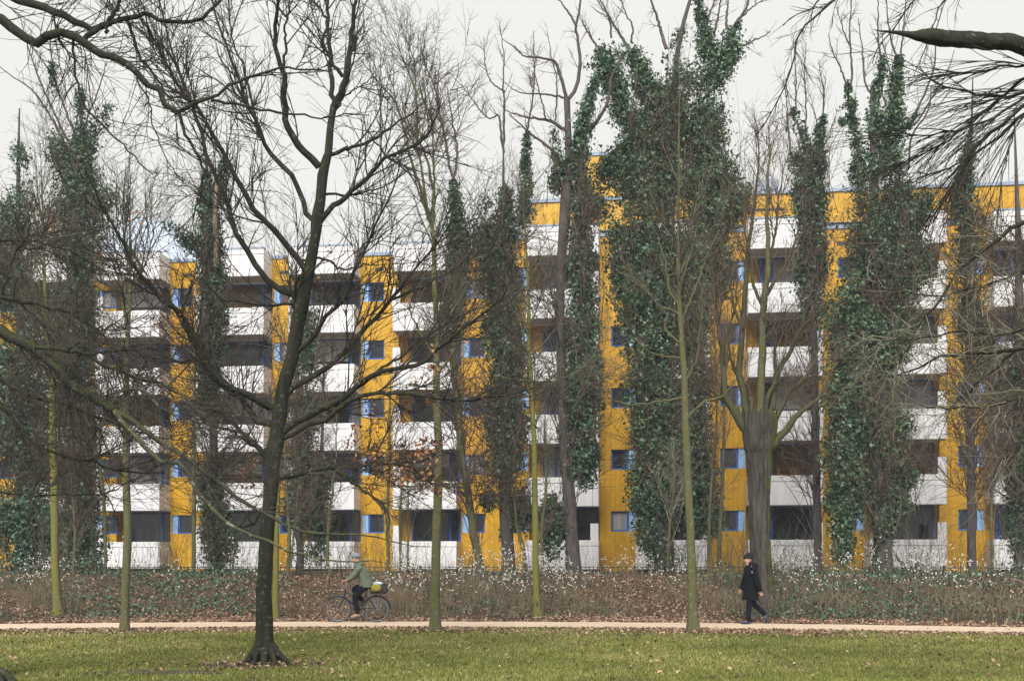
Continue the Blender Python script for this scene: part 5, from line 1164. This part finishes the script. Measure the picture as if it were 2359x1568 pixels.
def skinned(name, verts, edges, material, parent, sub=2):
    """one continuous skin surface grown over a skeleton: verts [(x,y,z,r) or (x,y,z,rx,ry)]"""
    me = bpy.data.meshes.new(name)
    me.from_pydata([v[:3] for v in verts], edges, [])
    me.materials.append(M[material] if isinstance(material, str) else material)
    o = bpy.data.objects.new(name, me); col.objects.link(o); o.parent = parent
    md = o.modifiers.new('skin', 'SKIN'); md.use_smooth_shade = True
    for i, v in enumerate(verts):
        d = me.skin_vertices[0].data[i]
        d.radius = (v[3], v[4] if len(v) > 4 else v[3]); d.use_root = (i == 0)
    ss = o.modifiers.new('smooth', 'SUBSURF'); ss.levels = 1; ss.render_levels = sub
    return o

def loft(rings, S=16, fold=.0, seed=0):
    """stack of elliptical rings (x,y,z,rx,ry) with cloth-like unevenness"""
    r0 = np.random.default_rng(seed); a = np.arange(S) * 2 * np.pi / S
    ph = r0.uniform(0, 6.28, 4)
    V = []
    for k, (x, y, z, rx, ry) in enumerate(rings):
        f = 1 + fold * (np.sin(3 * a + ph[0] + k * .7) + .7 * np.sin(5 * a + ph[1] - k * .5) + r0.normal(0, .35, S))
        V.append(np.stack([x + rx * f * np.cos(a), y + ry * f * np.sin(a), np.full(S, z) + r0.normal(0, .004, S)], 1))
    K = len(rings); V = np.concatenate(V)
    k = np.arange(K - 1)[:, None] * S; s = np.arange(S)[None]; s2 = (s + 1) % S
    Fq = np.stack([k + s, k + s2, k + S + s2, k + S + s], -1).reshape(-1, 4)
    return [(V, Fq), caps(V, S)]

def sphere(c, r, nu=14, nv=10):
    c = np.array(c, float); r = np.array(r, float) * np.ones(3)
    V, Fq = [], []
    for i in range(nv + 1):
        t = math.pi * i / nv
        for j in range(nu):
            p = 2 * math.pi * j / nu
            V.append(c + r * [math.sin(t) * math.cos(p), math.sin(t) * math.sin(p), math.cos(t)])
    for i in range(nv):
        for j in range(nu): Fq.append((i * nu + j, (i + 1) * nu + j, (i + 1) * nu + (j + 1) % nu, i * nu + (j + 1) % nu))
    return np.array(V), np.array(Fq)

def curve_tube(pts, rad, K=14, S=10):
    p = np.array(pts, float); t = np.linspace(0, 1, len(p)); tt = np.linspace(0, 1, K)
    E = np.vstack([2 * p[0] - p[1], p, 2 * p[-1] - p[-2]])
    f = tt * (len(p) - 1); i = np.minimum(f.astype(int), len(p) - 2); u = (f - i)[:, None]
    p0, p1, p2, p3 = E[i], E[i + 1], E[i + 2], E[i + 3]
    q = .5 * ((2 * p1) + (-p0 + p2) * u + (2 * p0 - 5 * p1 + 4 * p2 - p3) * u ** 2 + (-p0 + 3 * p1 - 3 * p2 + p3) * u ** 3)
    r = np.interp(tt, t, rad)
    V, Fq = tubes(q, r, S); return [(V, Fq), caps(V, S)]

def person_body(J, parent, curl):
    """continuous skin figure. J: joint name -> (x,y,z); facing -x"""
    V, E = [], []
    def add(p, r, prev=None):
        V.append(tuple(p) + (r if isinstance(r, tuple) else (r,)))
        if prev is not None: E.append((prev, len(V) - 1))
        return len(V) - 1
    L = lambda a, b, t: tuple(np.array(a) * (1 - t) + np.array(b) * t)
    pel = add(J['pelvis'], (.14, .11)); wa = add(J['waist'], (.125, .10), pel); ch = add(J['chest'], (.15, .12), wa)
    nb = add(J['neck'], .058, ch); sk = add(J['jaw'], .07, nb); hd = add(J['head'], .092, sk); add(J['crown'], .075, hd)
    h = np.array(J['head']); jw = np.array(J['jaw']); f = np.array(J['face'])
    nose = add(tuple(h * .62 + jw * .38 + f * .098), .016, sk); add(tuple(h * .5 + jw * .5 + f * .118), .010, nose)
    for s in ('l', 'r'):
        sh = add(J['sh_' + s], .06, ch); el = add(J['el_' + s], .043, sh); wr = add(J['wr_' + s], .028, el)
        d = np.array(J['wr_' + s]) - np.array(J['el_' + s]); d /= np.linalg.norm(d)
        pd = np.array(J.get('hand_' + s, d), float); pd /= np.linalg.norm(pd)
        side = np.array(J.get('side_' + s, (0, 1, 0)), float)
        side -= pd * side.dot(pd); side /= np.linalg.norm(side); dn = np.cross(side, pd) * (1 if J.get('flip_' + s, 1) > 0 else -1)
        w = np.array(J['wr_' + s])
        pm = add(tuple(w + pd * .05), (.030, .022), wr); kn = add(tuple(w + pd * .088), (.032, .018), pm)
        for q, (off, ln) in enumerate(((-.030, .068), (-.010, .078), (.010, .073), (.029, .058))):
            b = w + pd * .09 + side * off
            c1 = b + (pd * math.cos(curl) + dn * math.sin(curl)) * ln * .5
            c2 = c1 + (pd * math.cos(2.1 * curl) + dn * math.sin(2.1 * curl)) * ln * .5
            k0 = add(tuple(b), .010, kn); k1 = add(tuple(c1), .0092, k0); add(tuple(c2), .008, k1)
        tb = w + pd * .035 - side * .034
        t0 = add(tuple(tb), .012, pm); t1 = add(tuple(tb + pd * .03 - side * .018 + dn * .014), .010, t0); add(tuple(tb + pd * .055 - side * .012 + dn * .03), .0085, t1)
    for s in ('l', 'r'):
        hp = add(J['hip_' + s], .09, pel); kn = add(J['kn_' + s], .058, hp); add(L(J['kn_' + s], J['an_' + s], .35), .056, kn)
        an = add(J['an_' + s], .036, len(V) - 1); add(J['toe_' + s], .03, an)
    o = skinned('body', V, E, 'skin', parent)
    for s in (-1, 1):                                   # eyes and ears
        e = h * .8 + jw * .2 + f * .086 + np.array([0, s * .032, 0])
        obj('eye', [sphere(e, .0115, 10, 8)], M['glass'], parent, off=L0)
        obj('ear', [sphere(h * .7 + jw * .3 + np.array([0, s * .088, 0]) - f * .005, (.02, .010, .03), 10, 8)], M['skin'], parent, off=L0)
    return o

# --- cyclist (local axes: x along the path, riding towards -x; z up; base on the path under the rear axle)
BY = 29.95
bx_ = (867.6 - CX) * BY / F
bz = float(ground(bx_, BY)) + .012
bike = thing('bicycle', 'dark bicycle ridden to the left along the sandy path', 'bicycle', (bx_, BY, bz))
RW, WB = .335, 1.0
bo = lambda name, ch, m, par=bike, **k: obj(name, ch, M[m], par, off=L0, **k)
def ringpts(cx, cz, r, n, a0=0, a1=2 * math.pi):
    a = np.linspace(a0, a1, n); return np.stack([cx + r * np.cos(a), np.zeros(n), cz + r * np.sin(a)], 1)
for cx, nm in ((0, 'rear'), (-WB, 'front')):
    w = bo('wheel', [tubes(ringpts(cx, RW, RW - .036, 41), np.full(41, .011), 6)], 'steel')
    bo('tyre', [tubes(ringpts(cx, RW, RW - .018, 41), np.full(41, .019), 8)], 'rubber', w)
    sp = []
    for k in range(28):
        a = k * 2 * math.pi / 28; s = .03 if k % 2 else -.03
        sp.append(tubes(np.array([(cx + .02 * math.cos(a + .5), s, RW + .02 * math.sin(a + .5)), (cx + (RW - .04) * math.cos(a), 0, RW + (RW - .04) * math.sin(a))]), np.array([.0014, .0014]), 3))
    bo('spokes', sp, 'steel', w)
    bo('hub', ctube(np.array([(cx, -.05, RW), (cx, .05, RW)]), np.array([.026, .026]), 12) + ctube(np.array([(cx, -.09, RW), (cx, .09, RW)]), np.array([.008, .008]), 8), 'steel', w)
    a0, a1 = (math.radians(5), math.radians(150)) if nm == 'rear' else (math.radians(25), math.radians(135))
    P = ringpts(cx, RW, RW + .022, 24, a0, a1); ch = []
    for s in (-.028, 0, .028): ch.append(tubes(P + [0, s, -abs(s) * .25], np.full(24, .015), 6))
    bo('mudguard', ch, 'bike_paint')
BBp, HT, HB, ST_, FA, RA = (-.42, 0, .29), (-.80, 0, .86), (-.845, 0, .66), (-.255, 0, .80), (-WB, 0, RW), (0, 0, RW)
fr = []
for a, b, r in ((HT, HB, .02), (HB, BBp, .021), ((-.815, 0, .79), (-.36, 0, .50), .017), (BBp, ST_, .017)): fr += ctube(np.array([a, b]), np.array([r, r]), 10)
for s in (-.055, .055):
    fr += ctube(np.array([(BBp[0], s * .6, BBp[2]), (0, s, RW)]), np.array([.011, .010]), 8)
    fr += ctube(np.array([(-.285, s * .4, .70), (0, s, RW)]), np.array([.009, .008]), 8)
bo('frame', fr, 'bike_paint')
fk = []
for s in (-.05, .05): fk += curve_tube([(-.85, s * .8, .64), (-.90, s, .52), (-WB, s, RW)], [.014, .013, .009], 10, 8)
fk += ctube(np.array([(-.845, -.05, .65), (-.845, .05, .65)]), np.array([.015, .015]), 8)
bo('fork', fk, 'bike_paint')
hb = curve_tube([(-.79, 0, .86), (-.775, 0, 1.0), (-.80, 0, 1.04)], [.014, .014, .013], 8, 8)
for s in (-1, 1): hb += curve_tube([(-.80, 0, 1.04), (-.815, s * .12, 1.05), (-.80, s * .24, 1.06), (-.72, s * .28, 1.055)], [.011] * 4, 12, 8)
bar = bo('handlebar', hb, 'steel')
for s in (-1, 1): bo('grip', curve_tube([(-.81, s * .235, 1.06), (-.765, s * .265, 1.058), (-.70, s * .285, 1.054)], [.016] * 3, 6, 8), 'rubber', bar)
bo('headlight', [sphere((-.885, 0, .83), (.035, .03, .03), 12, 8)], 'steel')
bo('saddle', [loft_ for loft_ in loft([(-.26, 0, .865, .02, .02), (-.25, 0, .875, .125, .075), (-.24, 0, .90, .13, .08), (-.235, 0, .915, .11, .065), (-.235, 0, .918, .02, .02)], 14)] + ctube(np.array([ST_, (-.245, 0, .87)]), np.array([.013, .013]), 8), 'rubber')
cr = ctube(np.array([(BBp[0], -.075, BBp[2]), (BBp[0], .075, BBp[2])]), np.array([.018, .018]), 10)
Vr, Fr = tubes(ringpts(0, 0, .085, 25) + np.array([BBp[0], -.05, BBp[2]]), np.full(25, .006), 6)
crank = bo('crank', cr + [(Vr, Fr)] + ctube(np.array([(BBp[0], -.075, BBp[2]), (BBp[0] - .05, -.08, BBp[2] - .16)]), np.array([.011, .009]), 8) + ctube(np.array([(BBp[0], .075, BBp[2]), (BBp[0] + .05, .08, BBp[2] + .16)]), np.array([.011, .009]), 8), 'steel')
bo('pedal', [box(BBp[0] - .095, BBp[0] - .005, -.17, -.085, BBp[2] - .175, BBp[2] - .15)], 'rubber', crank, smooth=False)
bo('pedal', [box(BBp[0] + .005, BBp[0] + .095, .085, .17, BBp[2] + .15, BBp[2] + .175)], 'rubber', crank, smooth=False)
bo('chain_guard', [tubes(np.array([(BBp[0] - .07, -.06, BBp[2] + .07), (-.2, -.06, .36), (0.02, -.06, RW + .03)]), np.array([.02, .018, .012]), 6)], 'crate')
rk = []
for s in (-.06, .06):
    rk += ctube(np.array([(-.22, s, .735), (.22, s, .735)]), np.array([.006, .006]), 6)
    rk += ctube(np.array([(0, s * 1.1, RW), (.06, s, .735)]), np.array([.005, .005]), 6) + ctube(np.array([(0, s * 1.1, RW), (-.12, s, .735)]), np.array([.005, .005]), 6)
for x in (-.2, -.05, .08, .2): rk += ctube(np.array([(x, -.06, .735), (x, .06, .735)]), np.array([.005, .005]), 6)
bo('luggage_rack', rk, 'steel')
bo('rear_reflector', [bbox(.30, .318, -.03, .03, .56, .62, .004)], 'lamp_red')
# crate on the rack with a yellow bag hung on it and a pale bag on top
ck = thing('crate', 'open black plastic crate strapped on the rear rack of the bicycle', 'crate', (bx_, BY, bz))
cz0, cz1 = .745, .98
ch = [box(-.14, .24, -.15, .15, cz0, cz0 + .012)]
for z0, z1 in ((cz0 + .012, cz0 + .06), (cz0 + .085, cz0 + .125), (cz0 + .15, cz0 + .185), (cz1 - .035, cz1)):
    ch += [box(-.155, .255, -.165, -.152, z0, z1), box(-.155, .255, .152, .165, z0, z1), box(-.155, -.142, -.152, .152, z0, z1), box(.242, .255, -.152, .152, z0, z1)]
obj('crate_walls', ch, M['crate'], ck, off=L0, smooth=False)
ch = []
for x in (-.15, -.05, .05, .15, .25):
    for y in (-.16, .16): ch.append(box(x - .011, x + .011, y - .0045, y + .0045, cz0, cz1 - .002))
obj('crate_ribs', ch, M['crate'], ck, off=L0, smooth=False)
obj('crate_rim', [tubes(np.array([(-.16, -.17, cz1), (.26, -.17, cz1), (.26, .17, cz1), (-.16, .17, cz1), (-.16, -.17, cz1)]), np.full(5, .01), 6)], M['crate'], ck, off=L0)
yb = thing('bag', 'yellow bag hanging on the side of the black bicycle crate', 'bag', (bx_, BY, bz))
obj('bag_body', loft([(.0, -.205, .80, .03, .015), (.0, -.21, .815, .115, .032), (.0, -.215, .88, .13, .04), (.005, -.21, .95, .12, .033), (.005, -.205, .975, .10, .02), (.005, -.205, .98, .02, .01)], 18, .04, 3), M['yellow_bag'], yb, off=L0)
obj('bag_strap', curve_tube([(-.06, -.205, .975), (-.05, -.175, 1.0), (.06, -.175, 1.0), (.07, -.205, .975)], [.006] * 4, 10, 6), M['crate'], yb, off=L0)
wb = thing('bag', 'crumpled pale blue and white bag bulging out of the top of the bicycle crate', 'bag', (bx_, BY, bz))
obj('bag_body', loft([(.03, 0, .85, .12, .10), (.03, 0, .95, .135, .115), (.03, 0, .99, .14, .12), (.035, 0, 1.02, .11, .09), (.04, 0, 1.04, .05, .045), (.04, 0, 1.043, .01, .01)], 20, .05, 8), M['pale_bag'], wb, off=L0)

rider = thing('person', 'cyclist in an olive green hooded jacket and dark trousers riding the bicycle', 'person', (bx_, BY, bz))
J = dict(pelvis=(-.27, 0, .98), waist=(-.31, 0, 1.12), chest=(-.40, 0, 1.34), neck=(-.47, 0, 1.49), jaw=(-.545, 0, 1.575), head=(-.545, 0, 1.665), crown=(-.53, 0, 1.73), face=(-1, 0, -.08),
         sh_l=(-.43, .19, 1.40), el_l=(-.60, .25, 1.17), wr_l=(-.72, .27, 1.09), sh_r=(-.43, -.19, 1.40), el_r=(-.60, -.25, 1.18), wr_r=(-.71, -.275, 1.10),
         hand_l=(-.7, .05, -.38), hand_r=(-.7, -.05, -.38), side_l=(0, 1, 0), side_r=(0, 1, 0),
         hip_l=(-.28, .10, .97), kn_l=(-.60, .13, .84), an_l=(-.37, .12, .53), toe_l=(-.50, .12, .47), hip_r=(-.28, -.10, .97), kn_r=(-.545, -.13, .66), an_r=(-.47, -.125, .22), toe_r=(-.60, -.13, .16))
body = person_body(J, rider, .75)
ro = lambda name, ch, m: obj(name, ch, M[m], rider, off=L0)
jk = loft([(-.255, 0, .90, .19, .215), (-.262, 0, .96, .195, .22), (-.28, 0, 1.06, .18, .205), (-.325, 0, 1.18, .175, .205), (-.375, 0, 1.30, .165, .215), (-.41, 0, 1.39, .14, .20), (-.445, 0, 1.45, .11, .14), (-.475, 0, 1.50, .085, .09), (-.485, 0, 1.53, .075, .08)], 20, .022, 5)
for s in (-1, 1):
    jk += curve_tube([(-.415, s * .15, 1.40), (-.455, s * .215, 1.36), (-.60, s * .255, 1.175), (-.715, s * .275, 1.095)], [.085, .08, .066, .047], 16, 14)
ro('jacket', jk, 'olive_coat')
ro('hood', [sphere((-.415, 0, 1.49), (.085, .12, .075), 16, 10)], 'olive_coat')
tr = loft([(-.27, 0, .86, .15, .16), (-.27, 0, .95, .165, .18), (-.28, 0, 1.02, .15, .165)], 16, .01, 2)
for s, kn, an in ((1, J['kn_l'], J['an_l']), (-1, J['kn_r'], J['an_r'])):
    k_, a_ = np.array(kn), np.array(an)
    tr += curve_tube([(-.27, s * .09, .95), tuple(np.array((-.28, s * .11, .95)) * .45 + k_ * .55), kn, tuple(k_ * .45 + a_ * .55), an], [.10, .092, .074, .064, .052], 18, 14)
ro('trousers', tr, 'navy')
for s, an, to in ((1, J['an_l'], J['toe_l']), (-1, J['an_r'], J['toe_r'])):
    a_, t_ = np.array(an), np.array(to)
    sh = ctube(np.array([a_ + [.05, 0, -.055], a_ + [.03, 0, -.045], a_ + [-.03, 0, -.04], t_ + [.03, 0, .0], t_ + [-.03, 0, -.012], t_ + [-.055, 0, -.015]]), np.array([.02, .042, .046, .044, .036, .012]), 12)
    sh += ctube(np.array([a_ + [.0, 0, .04], a_ + [.0, 0, -.05]]), np.array([.045, .048]), 12)
    ro('shoe', sh, 'tan_shoe')
ro('helmet', loft([(-.525, 0, 1.665, .118, .098), (-.528, 0, 1.70, .122, .102), (-.53, 0, 1.745, .108, .09), (-.53, 0, 1.775, .07, .06), (-.53, 0, 1.785, .02, .02)], 18, .006, 3), 'grey_knit')
ro('helmet_rim', [tubes(np.array([(-.525 + .121 * math.cos(a), .101 * math.sin(a), 1.668 + .006 * math.cos(a)) for a in np.linspace(0, 2 * math.pi, 25)]), np.full(25, .011), 6)], 'teal')
ro('scarf', loft([(-.475, 0, 1.49, .10, .095), (-.48, 0, 1.53, .095, .088), (-.485, 0, 1.565, .075, .075)], 14, .03, 4), 'teal')

# --- walker (faces -x, mid stride)
WY = 29.15
wx = (1727 - CX) * WY / F
walker = thing('person', 'walker in a long black padded coat and black knit cap striding to the left', 'person', (wx, WY, .012))
J = dict(pelvis=(.03, 0, .93), waist=(.02, 0, 1.06), chest=(.01, 0, 1.30), neck=(.0, 0, 1.47), jaw=(-.06, 0, 1.555), head=(-.05, 0, 1.64), crown=(-.03, 0, 1.70), face=(-1, 0, -.05),
         sh_r=(.03, -.18, 1.40), el_r=(.12, -.23, 1.10), wr_r=(.20, -.23, .86), sh_l=(.0, .18, 1.40), el_l=(-.08, .23, 1.12), wr_l=(-.17, .22, .89),
         side_r=(1, 0, .3), side_l=(1, 0, -.3), flip_r=-1,
         hip_r=(.03, -.09, .91), kn_r=(-.035, -.09, .48), an_r=(-.06, -.09, .085), toe_r=(-.20, -.09, .035), hip_l=(.04, .09, .91), kn_l=(.13, .09, .49), an_l=(.40, .09, .24), toe_l=(.435, .09, .075))
person_body(J, walker, .35)
wo = lambda name, ch, m: obj(name, ch, M[m], walker, off=L0)
ct = loft([(.01, 0, .60, .195, .215), (.012, 0, .66, .20, .22), (.018, 0, .78, .192, .215), (.02, 0, .92, .182, .21), (.02, 0, 1.06, .168, .20), (.018, 0, 1.20, .165, .212), (.02, 0, 1.32, .158, .22), (.025, 0, 1.40, .135, .205), (.025, 0, 1.46, .105, .13), (.02, 0, 1.50, .085, .09)], 22, .018, 9)
ct += curve_tube([(.03, -.09, 1.42), (.05, -.205, 1.355), (.12, -.245, 1.10), (.212, -.235, .82)], [.085, .088, .072, .058], 16, 14)
ct += curve_tube([(.0, .09, 1.42), (-.02, .205, 1.355), (-.08, .245, 1.12), (-.18, .22, .855)], [.085, .088, .072, .058], 16, 14)
wo('coat', ct, 'black_coat')
wo('hood', [sphere((.115, 0, 1.44), (.085, .13, .085), 16, 10)], 'black_coat')
wo('collar', loft([(.015, 0, 1.46, .10, .105), (.01, 0, 1.50, .09, .092), (-.005, 0, 1.545, .098, .088), (-.02, 0, 1.575, .088, .08)], 14, .03, 2), 'black_knit')
tr = []
for s, n_ in ((-1, 'r'), (1, 'l')):
    h_, k_, a_ = (np.array(J[q + n_]) for q in ('hip_', 'kn_', 'an_'))
    tr += curve_tube([tuple(h_), tuple(h_ * .5 + k_ * .5), tuple(k_), tuple(k_ * .5 + a_ * .5), tuple(a_ * 1.03 - k_ * .03)], [.10, .09, .073, .063, .062], 18, 14)
wo('trousers', tr, 'navy')
for n_, m_ in (('r', 'blue_shoe'), ('l', 'blue_shoe')):
    a_, t_ = np.array(J['an_' + n_]), np.array(J['toe_' + n_]); d = (t_ - a_) / np.linalg.norm(t_ - a_)
    up = np.cross(d, [0, 1, 0]); up = up if up[2] > 0 else -up
    if n_ == 'r': pts = [a_ + [.055, 0, -.04], a_ + [.03, 0, -.045], a_ + [-.03, 0, -.043], t_ + [.03, 0, .008], t_ + [-.03, 0, .002], t_ + [-.055, 0, .0]]
    else: pts = [a_ - d * .055 + [.03, 0, 0], a_ - d * .03 + [.035, 0, 0], a_ + d * .03 + [.03, 0, 0], t_ - d * .02, t_ + d * .035 + [-.01, 0, 0], t_ + d * .06 + [-.02, 0, 0]]
    wo('shoe', ctube(np.array(pts), np.array([.018, .042, .045, .043, .034, .010]), 12) + ctube(np.array([a_ + (np.array(J['kn_' + n_]) - a_) * .09, a_]), np.array([.05, .047]), 12), m_)
wo('knit_cap', loft([(-.035, 0, 1.635, .115, .098), (-.032, 0, 1.67, .122, .104), (-.02, 0, 1.72, .118, .10), (.0, 0, 1.765, .09, .08), (.03, 0, 1.79, .045, .045), (.035, 0, 1.797, .01, .01)], 18, .012, 6), 'black_knit')
wo('cap_cuff', [tubes(np.array([(-.035 + .118 * math.cos(a), .10 * math.sin(a), 1.645 - .012 * math.cos(a)) for a in np.linspace(0, 2 * math.pi, 25)]), np.full(25, .016), 6)], 'black_knit')
wo('badge', [sphere((.0, -.272, 1.30), (.016, .006, .02), 8, 6)], 'pale_bag')

# ------------------------------------------------------------------ thin haze volume added to lift the shadows
hz = obj('haze', [box(-310, 310, -210, 910, -1.2, 27)], mat('air', (1, 1, 1)), kind='stuff', smooth=False)
hm = hz.data.materials[0]; ht = hm.node_tree
ht.nodes.remove(ht.nodes['Principled BSDF'])
pv = ht.nodes.new('ShaderNodeVolumePrincipled')
pv.inputs['Color'].default_value = (.88, .92, 1.0, 1); pv.inputs['Density'].default_value = .0007
ht.links.new(pv.outputs['Volume'], ht.nodes['Material Output'].inputs['Volume'])
setp(hz, 'thin pale haze added to lift the shadows in the air between lawn and apartment block', 'haze')
